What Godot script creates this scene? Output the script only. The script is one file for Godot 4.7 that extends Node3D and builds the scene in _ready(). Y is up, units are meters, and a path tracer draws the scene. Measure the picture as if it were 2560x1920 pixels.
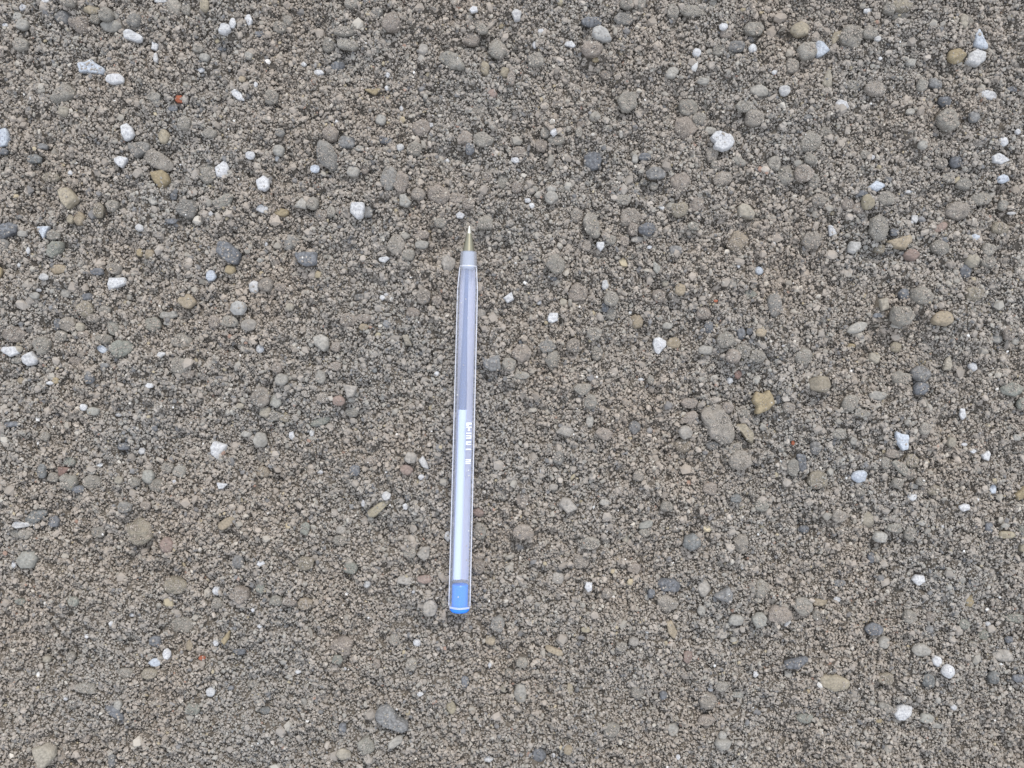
extends Node3D

# A ballpoint pen lying on sandy gravel, seen from above. Units are metres; stone tables are in millimetres.

const PEN_TIP := Vector2(-0.0160, -0.0593)
const PEN_END := Vector2(-0.0197, 0.0855)
const HALF := Vector2(0.245, 0.19)      # how far the loose sand is built round the middle

const STONES := [
	["grey_stone", "GB", 78.1, 15.0, 13.2, 16.3, 0, "largest dark oval stone two pen widths below left of the jagged ochre stone", [-59,-62,-15,-81,15,-66,42,-31,64,26,59,66,33,84,-20,62,-51,13,-66,-22]],
	["slate_stone", "DL", -45.6, 127.3, 13.2, 10.6, 0, "long bluish-grey bean stone seven pen widths below left of the pen's blue end plug", [-66,-15,-51,-46,-15,-55,7,-37,20,-7,59,9,66,37,37,51,-11,33,-55,11]],
	["grey_stone", "GD", -69.8, -86.8, 7.9, 11.9, 0, "large grey rhombus stone three pen widths above left of the white faceted cube", [-40,-57,-11,-59,15,-31,35,0,29,59,-11,46,-42,15,-43,-24]],
	["pale_stone", "LY", -177.7, 141.2, 8.8, 10.1, 0, "cream tooth-shaped stone nine pen widths below left of the broad flat grey oval", [-46,-26,11,-48,37,-26,40,4,11,40,-18,53,-33,18]],
	["slate_stone", "D", -107.8, -49.9, 9.5, 9.2, 0, "large dark slate oval four pen widths left of the blue-grey slab", [-40,-46,-2,-42,48,2,33,46,-2,37,-46,-2]],
	["grey_stone", "G", -170.7, -110.1, 10.6, 7.9, 0, "sandy grey lump with pale side five pen widths above the lumpy cream-yellow stone", [-53,24,-24,-11,7,-48,42,-20,55,2,24,29,-29,42]],
	["grey_stone", "GL", -23.0, -122.9, 11.0, 7.5, 0, "pale slanting angular stone four pen widths right of the yellow triangular flake", [-55,-11,-13,-41,22,-24,51,15,53,37,-4,33]],
	["white_stone", "W", 79.9, -92.5, 9.7, 8.1, 0, "largest jagged white stone four pen widths above the cream-tan egg stone", [-48,-11,-22,-38,15,-29,35,-22,48,9,31,31,0,41,-35,24,-26,7]],
	["ochre_stone", "YL", 122.6, 113.5, 11.9, 6.6, 0, "long ochre-tan slab two pen widths below right of the blue slate sliver", [-59,-26,2,-33,37,-18,59,-4,51,22,2,35,-55,13]],
	["grey_stone", "GY", -141.2, 56.3, 8.8, 8.8, 0, "large round yellowish grey gritty stone five pen widths below right of the brick-red triangle chip"],
	["grey_stone", "GY", -128.0, 76.5, 10.6, 7.0, 0, "large overhanging yellowish grey stone two pen widths above the broad flat grey oval", [-51,-9,-15,-35,37,-22,55,4,20,31,-33,31]],
	["ochre_stone", "Y", 95.7, 7.0, 8.4, 8.8, 0, "jagged ochre stone two pen widths above right of the largest dark oval stone", [-41,-20,-29,-43,-3,-33,20,-48,40,-20,44,4,20,26,-10,41,-34,47,-28,15,-44,-5]],
	["grey_stone", "G", 30.4, -60.2, 7.0, 10.1, 0, "tall grey stone five pen widths above right of the white squarish tablet", [-35,-18,-22,-48,9,-44,26,-4,33,40,13,48,-22,26]],
	["brown_stone", "B", -164.3, -136.3, 8.4, 8.4, 0, "large blocky brown stone two pen widths above the white slab with brown dirt patch", [-44,-22,0,-40,35,-35,40,18,22,44,0,35,-31,9]],
	["grey_stone", "G", 129.0, -131.9, 7.9, 8.8, 0, "large grey gritty stone two pen widths above right of the white faceted wedge"],
	["brown_stone", "B", 102.0, 87.7, 9.5, 7.3, 0, "broad brown gritty stone two pen widths above the blue slate sliver", [-46,-11,-20,-37,24,-29,48,-2,37,20,2,37,-46,20]],
	["ochre_stone", "YL", -169.1, -70.6, 7.9, 8.4, 0, "lumpy cream-yellow stone three pen widths above the greenish egg pebble", [-40,-33,4,-42,24,-20,40,7,4,42,-18,20]],
	["brown_stone", "B", 65.6, -96.9, 8.4, 7.9, 0, "large round brown gritty stone two pen widths left of the largest jagged white stone"],
	["grey_stone", "G", 148.4, -25.9, 8.8, 7.5, 0, "large grey gritty stone just below right of the bright cream tooth"],
	["grey_stone", "GB", -134.4, -84.8, 11.4, 5.7, 25, "large flat wide grey-brown gritty stone just above the squat ochre stone"],
	["ochre_stone", "Y", -133.9, -77.6, 7.7, 8.4, 0, "squat ochre stone four pen widths below the bright orange-red chip", [-37,-29,9,-41,31,-24,40,7,9,42,-18,15]],
	["grey_stone", "G", 139.6, -59.4, 6.6, 9.7, 0, "large grey gritty stone just above left of the tan and grey wedge stone"],
	["white_stone", "WB", -159.9, -120.0, 11.0, 5.7, 0, "white slab with brown dirt patch five pen widths left of the bright orange-red chip", [-55,-20,-40,-24,-22,-22,0,-32,26,-13,51,0,54,18,40,26,-9,18,-44,18]],
	["grey_stone", "G", 113.2, -91.9, 7.9, 7.9, 0, "large round grey gritty stone three pen widths below the leaf-shaped cream shard"],
	["grey_stone", "G", 155.9, -34.3, 8.4, 7.5, 0, "large grey pentagon lump two pen widths right of the bright cream tooth", [-40,-13,4,-35,42,9,35,35,-13,40,-40,18]],
	["grey_stone", "G", -125.4, 91.5, 10.1, 6.2, 0, "broad flat grey oval two pen widths left of the ochre sliver"],
	["pale_stone", "LK", -184.5, 66.7, 8.4, 7.3, 0, "big pale green-grey stone five pen widths below left of the brick-red triangle chip", [-40,2,-13,-33,31,-37,42,-7,26,33,-18,33]],
	["brown_stone", "B", -28.0, -72.1, 8.4, 7.0, 0, "large brown gritty stone two pen widths above left of the pen's tip"],
	["brown_stone", "B", -64.5, 99.4, 8.4, 7.0, 0, "large brown gritty stone four pen widths above left of the long bluish-grey bean stone"],
	["grey_stone", "GD", -142.1, -88.8, 8.8, 6.6, 0, "large angular dark grey stone two pen widths above left of the squat ochre stone", [-42,-29,29,-33,48,-20,37,4,-7,33,-29,4]],
	["ochre_stone", "YB", 148.4, -54.1, 10.1, 5.7, 0, "tan and grey wedge stone two pen widths right of the cream block pebble", [-66,0,31,-29,37,0,9,31,-31,26]],
	["slate_stone", "D", 59.2, 76.3, 10.1, 5.7, 0, "rough blue-black stone four pen widths above the red-brown wedge chip", [-46,-7,-24,-26,24,-24,53,-2,42,29,-24,24]],
	["grey_stone", "GK", -54.9, 137.5, 7.7, 7.5, 0, "large angular greenish grey stone two pen widths below left of the long bluish-grey bean stone", [-37,-15,-2,-37,40,-11,24,24,-11,37,-37,11]],
	["grey_stone", "GK", -110.0, -69.0, 8.4, 6.8, 0, "large slanting greenish grey stone two pen widths above the large dark slate oval", [-42,0,11,-31,42,-35,29,4,-15,33]],
	["grey_stone", "G", 165.8, -100.2, 7.5, 7.5, 0, "large round grey gritty stone three pen widths above left of the white lens-shaped pebble"],
	["brown_stone", "BY", 85.8, -54.1, 7.5, 7.5, 0, "large round tan-brown gritty stone just below the cream-tan egg stone"],
	["ochre_stone", "YL", 88.9, 18.7, 7.0, 7.9, 0, "large pointed pale yellow stone just right of the largest dark oval stone", [-44,-33,-4,-37,29,2,26,42,9,33,-18,-2]],
	["brown_stone", "BG", 169.5, -66.0, 7.9, 7.0, 0, "large brownish grey gritty stone three pen widths below left of the white lens-shaped pebble"],
	["green_grey_stone", "K", -148.7, -13.6, 8.8, 6.2, -15, "large oval grey-green stone three pen widths below left of the bean-shaped pale stone"],
	["white_stone", "WL", 176.5, -124.0, 8.1, 6.6, 0, "large big oval off-white stone just below the bluish white pointed triangle", [-44,20,-26,-18,0,-33,37,-18,35,9,4,33]],
	["grey_stone", "G", 103.9, -79.5, 7.0, 7.5, 0, "large round grey gritty stone three pen widths above right of the cream-tan egg stone"],
	["grey_stone", "G", 44.0, -107.3, 6.6, 7.9, 0, "large grey gritty stone three pen widths below left of the smooth pale grey egg"],
	["brown_stone", "BG", 44.9, -63.3, 7.9, 6.6, 0, "large brownish grey gritty stone two pen widths right of the tall grey stone"],
	["grey_stone", "GB", 86.7, 29.0, 7.9, 6.6, 0, "large grey-brown gritty stone two pen widths below right of the largest dark oval stone"],
	["ochre_stone", "YD", 117.1, 0.0, 8.4, 6.2, 0, "large half grey, half ochre stone three pen widths right of the jagged ochre stone"],
	["white_stone", "W", -111.7, 25.5, 6.4, 7.9, 0, "white molar-shaped stone seven pen widths below the bean-shaped pale stone", [-29,-18,-15,-39,35,-24,26,4,9,42,-24,13]],
	["grey_stone", "GD", -46.7, -78.2, 5.7, 8.8, 0, "large dark grey gritty stone two pen widths above right of the white faceted cube"],
	["brown_stone", "B", -189.4, -18.9, 8.8, 5.7, 0, "large brown gritty stone just above left of the square white pebble"],
	["pale_stone", "LW", 34.1, -132.8, 7.5, 6.6, 0, "cream stone with hollow underside four pen widths above left of the smooth pale grey egg", [-33,-26,-7,-34,20,-20,40,22,2,26,-24,20,-37,0]],
	["slate_stone", "D", 30.8, -85.1, 6.6, 7.5, 0, "large dark blue-grey stone three pen widths above the tall grey stone"],
	["slate_stone", "DG", 155.4, -3.5, 7.5, 6.6, 0, "large slate-grey stone three pen widths above the blue-mottled white heart stone"],
	["brown_stone", "B", 64.0, -76.5, 6.6, 7.5, 0, "large brown gritty stone three pen widths below left of the largest jagged white stone"],
	["grey_stone", "GD", -123.4, -66.4, 7.5, 6.6, 0, "large dark grey gritty stone two pen widths below right of the squat ochre stone"],
	["brown_stone", "B", 25.1, -34.7, 7.5, 6.6, 0, "large brown gritty stone two pen widths above right of the white squarish tablet"],
	["brown_stone", "BG", -95.4, 4.8, 6.6, 7.5, 0, "large brownish grey gritty stone three pen widths above right of the white molar-shaped stone"],
	["grey_stone", "GB", 92.2, -101.1, 7.9, 6.2, 0, "grey-brown gritty stone two pen widths above right of the largest jagged white stone"],
	["white_stone", "WB", 177.9, -130.8, 5.5, 8.8, 0, "bluish white pointed triangle six pen widths above the white lens-shaped pebble", [-2,-48,7,-15,31,31,9,38,-24,22,-20,-20]],
	["slate_stone", "D", -191.1, -58.5, 7.3, 6.6, 0, "dark rounded slate stone two pen widths above left of the greenish egg pebble", [-40,-18,4,-33,35,-18,26,9,-18,35,-40,33]],
	["white_stone", "W", 148.6, 124.7, 7.5, 6.4, 0, "isolated white chunk four pen widths below right of the long ochre-tan slab", [-37,7,-24,-20,0,-31,37,-20,33,7,7,29,-20,32]],
	["slate_stone", "D", 108.1, 105.8, 9.7, 4.8, 0, "blue slate sliver two pen widths above left of the long ochre-tan slab", [-46,-2,37,-24,51,-11,7,24,-37,24]],
	["pale_stone", "LG", -72.5, -15.8, 6.6, 7.0, 0, "broad pale oval stone four pen widths below the blue-grey slab", [-33,-18,-2,-33,26,-18,31,18,11,37,-29,4]],
	["brown_stone", "B", -45.8, -137.6, 7.0, 6.6, 0, "round brown gritty stone three pen widths above right of the dark blue-grey oval pebble"],
	["grey_stone", "G", 66.9, -105.1, 7.0, 6.6, 0, "round grey gritty stone two pen widths below right of the smooth pale grey egg"],
	["grey_stone", "G", 16.7, -45.7, 6.6, 7.0, 0, "round grey gritty stone three pen widths below left of the tall grey stone"],
	["grey_stone", "GD", 100.0, -29.9, 5.3, 8.8, 0, "upright narrow dark grey gritty stone five pen widths above the jagged ochre stone"],
	["brown_stone", "B", -103.6, 80.0, 7.0, 6.6, 0, "round brown gritty stone two pen widths above the ochre sliver"],
	["white_stone", "WB", 117.4, -127.1, 6.4, 7.3, 0, "white faceted wedge just above the leaf-shaped cream shard", [-24,-35,7,-29,33,4,2,26,-20,35,-29,7]],
	["slate_stone", "DL", -8.0, -7.9, 7.3, 6.4, 0, "blue-grey square stone three pen widths above right of where the ink ends in the pen", [-35,-13,-9,-18,33,-35,37,26,0,31,-26,13]],
	["green_grey_stone", "K", -173.8, -51.2, 6.4, 7.3, 0, "greenish egg pebble two pen widths below right of the dark rounded slate stone", [-33,2,-2,-35,31,-29,24,11,-11,37,-31,20]],
	["pale_stone", "LB", 21.1, 46.2, 7.5, 6.2, 0, "pale tan pear-shaped stone four pen widths below the pinkish pale pebble", [-35,-4,-18,-31,9,-26,40,11,0,31]],
	["grey_stone", "G", -5.4, -127.5, 6.2, 7.5, 0, "grey gritty stone two pen widths right of the pale slanting angular stone"],
	["grey_stone", "GB", -43.9, -53.2, 6.2, 7.5, 0, "grey-brown gritty stone three pen widths below right of the white faceted cube"],
	["grey_stone", "G", 110.5, 84.0, 6.2, 7.5, 0, "grey gritty stone just above right of the broad brown gritty stone"],
	["slate_stone", "D", -78.4, -47.7, 8.6, 5.3, 0, "blue-grey slab three pen widths below left of the white faceted cube", [-46,-24,42,-26,40,24,0,29,-29,15]],
	["grey_stone", "G", -10.9, -92.8, 7.9, 5.7, 0, "grey gritty stone four pen widths below the pale slanting angular stone"],
	["brown_stone", "B", 30.8, -127.3, 7.9, 5.7, 0, "brown gritty stone just below left of the cream stone with hollow underside"],
	["grey_stone", "G", -125.4, -16.2, 7.9, 5.7, 0, "oval grey stone just below right of the bean-shaped pale stone"],
	["grey_stone", "GB", 59.0, 83.1, 7.9, 5.7, 0, "grey-brown gritty stone just below the rough blue-black stone"],
	["slate_stone", "DK", -181.5, 50.6, 10.1, 4.4, -30, "flat wide dark greenish-grey stone two pen widths above the big pale green-grey stone"],
	["brown_stone", "B", 66.9, 13.0, 8.4, 5.3, 0, "elongated brown stone just left of the largest dark oval stone", [-44,24,-9,-20,22,-31,42,-11,18,15]],
	["pale_stone", "LY", 89.1, -65.5, 6.6, 6.6, 0, "cream-tan egg stone four pen widths below the largest jagged white stone", [-33,-18,-15,-33,11,-22,33,9,24,31,-29,18]],
	["grey_stone", "GD", -83.7, -53.6, 6.6, 6.6, 0, "angular dark grey gritty stone just above left of the blue-grey slab", [-31,0,-13,-31,9,-33,33,-9,31,9,-9,33,-33,22]],
	["slate_stone", "DK", 68.2, 60.3, 6.6, 6.6, 0, "round dark greenish-grey stone two pen widths above right of the rough blue-black stone"],
	["grey_stone", "G", 112.3, -126.6, 6.6, 6.6, 0, "round grey gritty stone just left of the white faceted wedge"],
	["grey_stone", "G", 162.5, -51.9, 6.6, 6.6, 0, "round grey gritty stone two pen widths right of the tan and grey wedge stone"],
	["grey_stone", "GY", 116.3, 36.3, 6.6, 6.6, 0, "round yellowish grey gritty stone just below right of the upright grey slab"],
	["brown_stone", "B", 3.7, -11.8, 7.0, 6.2, 0, "brown gritty stone just right of the blue-grey square stone"],
	["grey_stone", "GB", 114.1, -54.5, 7.0, 6.2, 0, "grey-brown gritty stone two pen widths left of the cream block pebble"],
	["brown_stone", "B", 4.4, 56.3, 7.5, 5.7, 0, "brown gritty stone three pen widths below left of the pale tan pear-shaped stone"],
	["ochre_stone", "YB", 163.8, -25.0, 7.9, 5.3, 0, "tan stone just below right of the large grey pentagon lump"],
	["brown_stone", "B", -42.3, -76.9, 5.3, 7.9, 0, "brown gritty stone three pen widths above right of the white faceted cube"],
	["grey_stone", "GY", 175.7, -33.8, 7.9, 5.3, 0, "yellowish grey gritty stone three pen widths right of the large grey pentagon lump"],
	["white_stone", "W", -110.0, -81.5, 5.7, 7.3, 0, "five-cornered white stone three pen widths right of the squat ochre stone", [-31,-7,11,-38,26,-15,24,20,2,35,-20,29]],
	["slate_stone", "DL", 80.5, 80.3, 7.3, 5.7, 0, "angular bluish grey stone three pen widths right of the rough blue-black stone", [-40,2,22,-33,35,-11,31,29,-13,20]],
	["grey_stone", "GD", 13.6, -14.5, 7.3, 5.7, 0, "angular dark grey gritty stone just below the white squarish tablet", [-37,-4,0,-31,37,4,13,22,-18,26]],
	["white_stone", "W", -144.3, -132.4, 8.1, 5.1, 0, "elongated white stone three pen widths above right of the white slab with brown dirt patch", [-33,-15,-18,-26,-2,-21,40,4,35,24,18,26,-31,11]],
	["pale_stone", "LY", 119.8, -115.6, 4.4, 9.2, 0, "leaf-shaped cream shard just below the white faceted wedge", [7,-51,15,-22,18,22,0,42,-26,18,-13,-18]],
	["grey_stone", "G", -10.6, -61.1, 6.6, 6.2, 0, "angular grey gritty stone just above right of the pen's tip", [-31,13,-22,-18,9,-31,33,-13,35,22,-18,26]],
	["grey_stone", "G", -115.5, -79.8, 6.6, 6.2, 0, "round grey gritty stone two pen widths right of the squat ochre stone"],
	["brown_stone", "B", -34.4, -97.4, 6.2, 6.6, 0, "round brown gritty stone three pen widths below right of the yellow triangular flake"],
	["brown_stone", "B", 111.0, -80.0, 6.6, 6.2, 0, "round brown gritty stone three pen widths above right of the cream-tan egg stone"],
	["grey_stone", "G", -178.6, -14.9, 6.2, 6.6, 0, "round grey gritty stone just above right of the square white pebble"],
	["grey_stone", "G", 81.4, -16.7, 6.6, 6.2, 0, "round grey gritty stone three pen widths right of the white shield-shaped stone"],
	["grey_stone", "G", 110.5, -10.5, 6.6, 6.2, 0, "round grey gritty stone three pen widths above right of the jagged ochre stone"],
	["pale_stone", "LG", -151.8, -136.1, 8.4, 4.8, 0, "flat wide pale grey stone five pen widths above left of the bright orange-red chip"],
	["grey_stone", "G", -126.0, -7.0, 7.0, 5.7, 0, "grey gritty stone three pen widths below the bean-shaped pale stone"],
	["grey_stone", "G", 68.9, -141.6, 10.1, 4.0, 10, "flat wide grey gritty stone three pen widths above the smooth pale grey egg"],
	["white_stone", "WD", -193.6, -93.6, 5.3, 7.6, 0, "blue-patched blue-patched white stone four pen widths above left of the lumpy cream-yellow stone", [-24,0,-11,-35,9,-40,20,-26,26,4,15,29,-11,36]],
	["white_stone", "W", -150.0, -38.2, 7.5, 5.3, 0, "bright white wedge three pen widths above left of the bean-shaped pale stone", [-31,-22,29,-24,37,0,-2,18,-35,29,-37,4]],
	["grey_stone", "G", 92.0, -135.0, 7.5, 5.3, 0, "grey gritty stone three pen widths left of the white faceted wedge"],
	["white_stone", "W", -183.0, -9.4, 6.8, 5.7, 0, "square white pebble six pen widths below the greenish egg pebble", [-35,-11,4,-31,33,2,20,20,-11,26,-31,11]],
	["white_stone", "W", -58.6, -66.0, 5.7, 6.8, 0, "white faceted cube three pen widths below right of the large grey rhombus stone", [-24,-31,22,-32,26,-13,20,26,0,35,-31,7]],
	["white_stone", "WB", 148.4, 21.3, 5.1, 7.7, 0, "blue-mottled white heart stone three pen widths above right of the bluish white round pebble", [-26,-37,-4,-24,24,-20,20,37,0,40,-24,7]],
	["pale_stone", "LG", 3.3, 117.4, 4.8, 7.9, 0, "upright narrow pale grey stone five pen widths below right of the pen's blue end plug"],
	["pale_stone", "LB", 186.7, 103.4, 7.9, 4.8, 0, "flat wide pale pinkish-brown stone six pen widths above right of the isolated white chunk"],
	["brown_stone", "BG", 79.6, -78.2, 7.3, 5.3, -10, "brownish grey gritty stone two pen widths below the largest jagged white stone"],
	["green_grey_stone", "K", 190.2, 1.8, 7.9, 4.8, 0, "flat wide grey-green gritty stone six pen widths above right of the blue-mottled white heart stone"],
	["grey_stone", "GK", -168.7, 37.0, 6.2, 6.2, 0, "round greenish grey gritty stone just below right of the brick-red triangle chip"],
	["grey_stone", "GK", -151.1, -21.1, 5.7, 6.6, 0, "angular greenish grey gritty stone two pen widths below the bright white wedge", [-26,-31,4,-35,31,4,13,31,-18,22]],
	["grey_stone", "GY", -162.1, -28.6, 5.7, 6.6, 0, "yellowish grey gritty stone two pen widths below left of the bright white wedge"],
	["grey_stone", "G", 15.4, -9.4, 5.7, 6.6, 0, "grey gritty stone two pen widths below the white squarish tablet"],
	["grey_stone", "G", 94.6, 77.8, 5.7, 6.6, 0, "grey gritty stone just above left of the broad brown gritty stone"],
	["white_stone", "W", 56.1, -14.7, 5.5, 6.8, 0, "white shield-shaped stone five pen widths above left of the largest dark oval stone", [-26,-7,-22,-26,-2,-33,26,-15,24,7,-4,35,-15,29]],
	["ochre_stone", "YK", -50.5, 47.5, 9.5, 4.0, -38, "yellow-grey elongated stone four pen widths left of the lower part of the pen barrel", [-46,9,15,-35,48,-31,-15,31,-40,31]],
	["ochre_stone", "YL", 109.7, -134.8, 7.0, 5.3, 0, "pale yellow stone just above left of the white faceted wedge"],
	["pale_stone", "LB", -24.3, -45.7, 5.3, 7.0, 0, "pale pinkish-brown stone just left of the pen's metal cone"],
	["grey_stone", "G", -128.7, -142.9, 5.3, 7.0, 0, "grey gritty stone four pen widths above the bright orange-red chip"],
	["grey_stone", "G", 141.8, -70.4, 7.0, 5.3, 0, "grey gritty stone two pen widths above the tan and grey wedge stone"],
	["grey_stone", "G", -159.7, 37.4, 7.0, 5.3, 0, "grey gritty stone just right of the brick-red triangle chip"],
	["grey_stone", "GB", 87.1, 60.7, 5.3, 7.0, 0, "grey-brown gritty stone four pen widths above left of the broad brown gritty stone"],
	["grey_stone", "G", -62.6, -129.1, 8.8, 4.2, 15, "flat wide grey gritty stone just above right of the dark blue-grey oval pebble"],
	["grey_stone", "G", -161.9, 115.7, 8.4, 4.4, 0, "flat wide grey gritty stone four pen widths above right of the cream tooth-shaped stone"],
	["pale_stone", "LB", 20.2, 18.0, 7.5, 4.8, 0, "pinkish pale pebble four pen widths above the pale tan pear-shaped stone", [-40,4,-9,-26,22,-24,37,4,18,22]],
	["grey_stone", "GY", 148.4, -143.8, 7.5, 4.8, 0, "yellowish grey gritty stone four pen widths above left of the bluish white pointed triangle"],
	["brown_stone", "BG", 138.3, -112.1, 7.5, 4.8, 0, "brownish grey gritty stone two pen widths right of the leaf-shaped cream shard"],
	["brown_stone", "B", -18.1, -93.4, 6.2, 5.7, 0, "round brown gritty stone four pen widths below the pale slanting angular stone"],
	["grey_stone", "GB", -168.7, -22.8, 6.2, 5.7, 0, "round grey-brown gritty stone three pen widths above right of the square white pebble"],
	["grey_stone", "GY", 63.8, -66.4, 6.2, 5.7, 0, "round yellowish grey gritty stone three pen widths left of the cream-tan egg stone"],
	["grey_stone", "GB", 74.4, 120.5, 6.2, 5.7, 0, "round grey-brown gritty stone two pen widths below right of the red-brown wedge chip"],
	["grey_stone", "G", 26.6, 2.2, 7.3, 4.8, 0, "angular grey gritty stone two pen widths above the pinkish pale pebble", [-35,-4,-20,-24,37,-22,33,4,-2,24]],
	["pale_stone", "LG", -130.4, -26.8, 7.9, 4.4, 0, "bean-shaped pale stone three pen widths below right of the bright white wedge", [-40,13,-26,-9,4,-4,31,-13,40,9,9,22,-26,20]],
	["ochre_stone", "YB", -123.8, -31.6, 6.6, 5.3, 0, "tan stone just above right of the bean-shaped pale stone"],
	["pale_stone", "LG", -95.8, 21.6, 5.3, 6.6, 0, "pale grey stone two pen widths right of the white molar-shaped stone"],
	["pale_stone", "LB", -31.1, 85.1, 5.3, 6.6, 0, "pale pinkish-brown stone just left of the pen's blue end plug"],
	["grey_stone", "GK", -136.8, -22.4, 6.6, 5.3, 0, "greenish grey gritty stone just below left of the bean-shaped pale stone"],
	["grey_stone", "G", 147.9, -2.2, 6.6, 5.3, 0, "grey gritty stone three pen widths above the blue-mottled white heart stone"],
	["grey_stone", "G", 178.3, -70.4, 7.9, 4.4, 0, "flat wide grey gritty stone two pen widths below left of the white lens-shaped pebble"],
	["pale_stone", "LG", 94.2, -111.5, 7.0, 4.8, 0, "flat oval pale grey stone three pen widths above right of the largest jagged white stone"],
	["slate_stone", "DG", 54.6, -80.0, 7.0, 4.8, 0, "slate-grey stone four pen widths below left of the largest jagged white stone"],
	["grey_stone", "GD", 42.2, -138.7, 7.0, 4.8, 0, "dark grey gritty stone just above right of the cream stone with hollow underside"],
	["white_stone", "WD", 138.7, -75.1, 7.7, 4.4, 0, "angular blue-patched white stone three pen widths above left of the tan and grey wedge stone", [-40,7,-4,-22,37,-4,0,20]],
	["grey_stone", "G", 128.8, 7.3, 5.5, 6.2, 0, "grey gritty stone three pen widths above left of the blue-mottled white heart stone"],
	["ochre_stone", "Y", 169.1, -124.7, 6.4, 5.3, 0, "ochre stone just below left of the bluish white pointed triangle"],
	["slate_stone", "DG", -170.5, -139.6, 6.6, 5.1, 0, "slate-grey stone three pen widths above left of the white slab with brown dirt patch"],
	["white_stone", "W", -146.3, -95.6, 4.8, 6.8, 0, "notched white stone three pen widths above left of the squat ochre stone", [-24,-26,0,-35,18,-20,26,7,13,24,-7,33,-20,9]],
	["pale_stone", "LW", -104.0, -29.0, 5.7, 5.7, 0, "white-rimmed cream-white stone three pen widths below the large dark slate oval"],
	["slate_stone", "D", 9.9, 141.2, 5.7, 5.7, 0, "round dark blue-grey stone seven pen widths right of the long bluish-grey bean stone"],
	["brown_stone", "B", 70.0, -68.2, 5.7, 5.7, 0, "round brown gritty stone two pen widths left of the cream-tan egg stone"],
	["brown_stone", "BG", 26.0, 67.3, 5.7, 5.7, 0, "round brownish grey gritty stone three pen widths below the pale tan pear-shaped stone"],
	["white_stone", "W", -94.7, -76.2, 5.3, 6.2, 0, "heart-shaped white stone three pen widths below left of the large grey rhombus stone", [-26,-11,2,-31,22,-18,24,11,9,29,-18,24]],
	["pale_stone", "LB", 72.8, 77.8, 5.3, 6.2, 0, "pale pinkish-brown stone two pen widths right of the rough blue-black stone"],
	["brown_stone", "B", -69.2, -95.0, 6.2, 5.3, 0, "brown gritty stone just above the large grey rhombus stone"],
	["grey_stone", "G", 9.2, -123.3, 6.2, 5.3, 0, "grey gritty stone three pen widths left of the cream stone with hollow underside"],
	["ochre_stone", "YB", 60.9, 93.5, 4.4, 7.3, 0, "angular tan stone just above left of the red-brown wedge chip", [-24,-29,-2,-37,20,7,7,37,-15,11]],
	["slate_stone", "DL", -62.8, -91.9, 6.6, 4.8, 0, "bluish grey stone just above right of the large grey rhombus stone"],
	["slate_stone", "D", 51.5, -58.9, 6.6, 4.8, 0, "dark blue-grey stone three pen widths right of the tall grey stone"],
	["pale_stone", "LB", -33.5, 64.5, 5.5, 5.7, 0, "angular pale pinkish-brown stone three pen widths above left of the pen's blue end plug", [-29,2,-4,-26,24,-29,22,11,0,29]],
	["pale_stone", "LB", -61.5, 2.2, 5.9, 5.3, 0, "angular pale pinkish-brown stone three pen widths below right of the broad pale oval stone", [-29,-22,29,-13,11,26,-11,29]],
	["slate_stone", "D", 30.4, -137.6, 7.9, 4.0, 0, "flat wide dark blue-grey stone just above left of the cream stone with hollow underside"],
	["slate_stone", "D", -151.3, 124.5, 8.8, 3.5, 40, "flat wide dark blue-grey stone four pen widths above right of the cream tooth-shaped stone"],
	["pale_stone", "LG", 80.1, 137.0, 6.4, 4.8, 0, "pale grey stone five pen widths below the red-brown wedge chip"],
	["pale_stone", "LK", 94.2, 89.7, 5.3, 5.7, 0, "round pale greenish-grey stone just left of the broad brown gritty stone"],
	["white_stone", "W", 185.8, -85.5, 6.8, 4.4, 0, "white lens-shaped pebble six pen widths below the bluish white pointed triangle", [-33,-11,-9,-24,35,4,0,22,-29,11]],
	["ochre_stone", "YK", 135.4, -69.3, 4.8, 6.2, 0, "olive-yellow stone two pen widths above the cream block pebble"],
	["pale_stone", "LY", 135.2, 51.9, 4.8, 6.2, 0, "cream stone two pen widths below the bluish white round pebble"],
	["pale_stone", "LG", 131.2, -21.5, 7.9, 3.7, -25, "flat wide pale grey stone two pen widths below left of the bright cream tooth"],
	["white_stone", "W", -190.7, -12.7, 6.4, 4.6, 15, "white stone just above left of the square white pebble"],
	["white_stone", "WB", 132.1, 35.0, 5.9, 4.9, -15, "bluish white round pebble three pen widths below left of the blue-mottled white heart stone"],
	["white_stone", "W", -151.0, -115.9, 6.6, 4.4, 0, "oval white stone just below right of the white slab with brown dirt patch"],
	["slate_stone", "DG", 85.4, -128.4, 6.6, 4.4, 0, "slate-grey stone three pen widths above right of the smooth pale grey egg"],
	["pale_stone", "LG", 155.9, 101.2, 6.6, 4.4, 0, "pale grey stone three pen widths above the isolated white chunk"],
	["slate_stone", "D", 110.1, 30.1, 3.7, 7.7, 0, "upright grey slab three pen widths left of the bluish white round pebble", [-20,-37,15,-33,20,33,-11,37]],
	["pale_stone", "LY", 174.8, -47.0, 5.3, 5.3, 0, "round cream stone three pen widths above right of the large grey pentagon lump"],
	["pale_stone", "LG", 61.2, 131.1, 5.3, 5.3, 0, "round pale grey stone four pen widths below the red-brown wedge chip"],
	["white_stone", "W", -148.9, -84.8, 5.7, 4.8, 0, "crooked white stone two pen widths above left of the squat ochre stone", [-26,-9,-4,-20,31,-11,22,9,7,29,-18,11]],
	["ochre_stone", "Y", 193.5, 41.6, 4.8, 5.7, 0, "angular ochre stone six pen widths below right of the blue-mottled white heart stone", [-24,7,12,-29,24,7,-11,29]],
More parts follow.
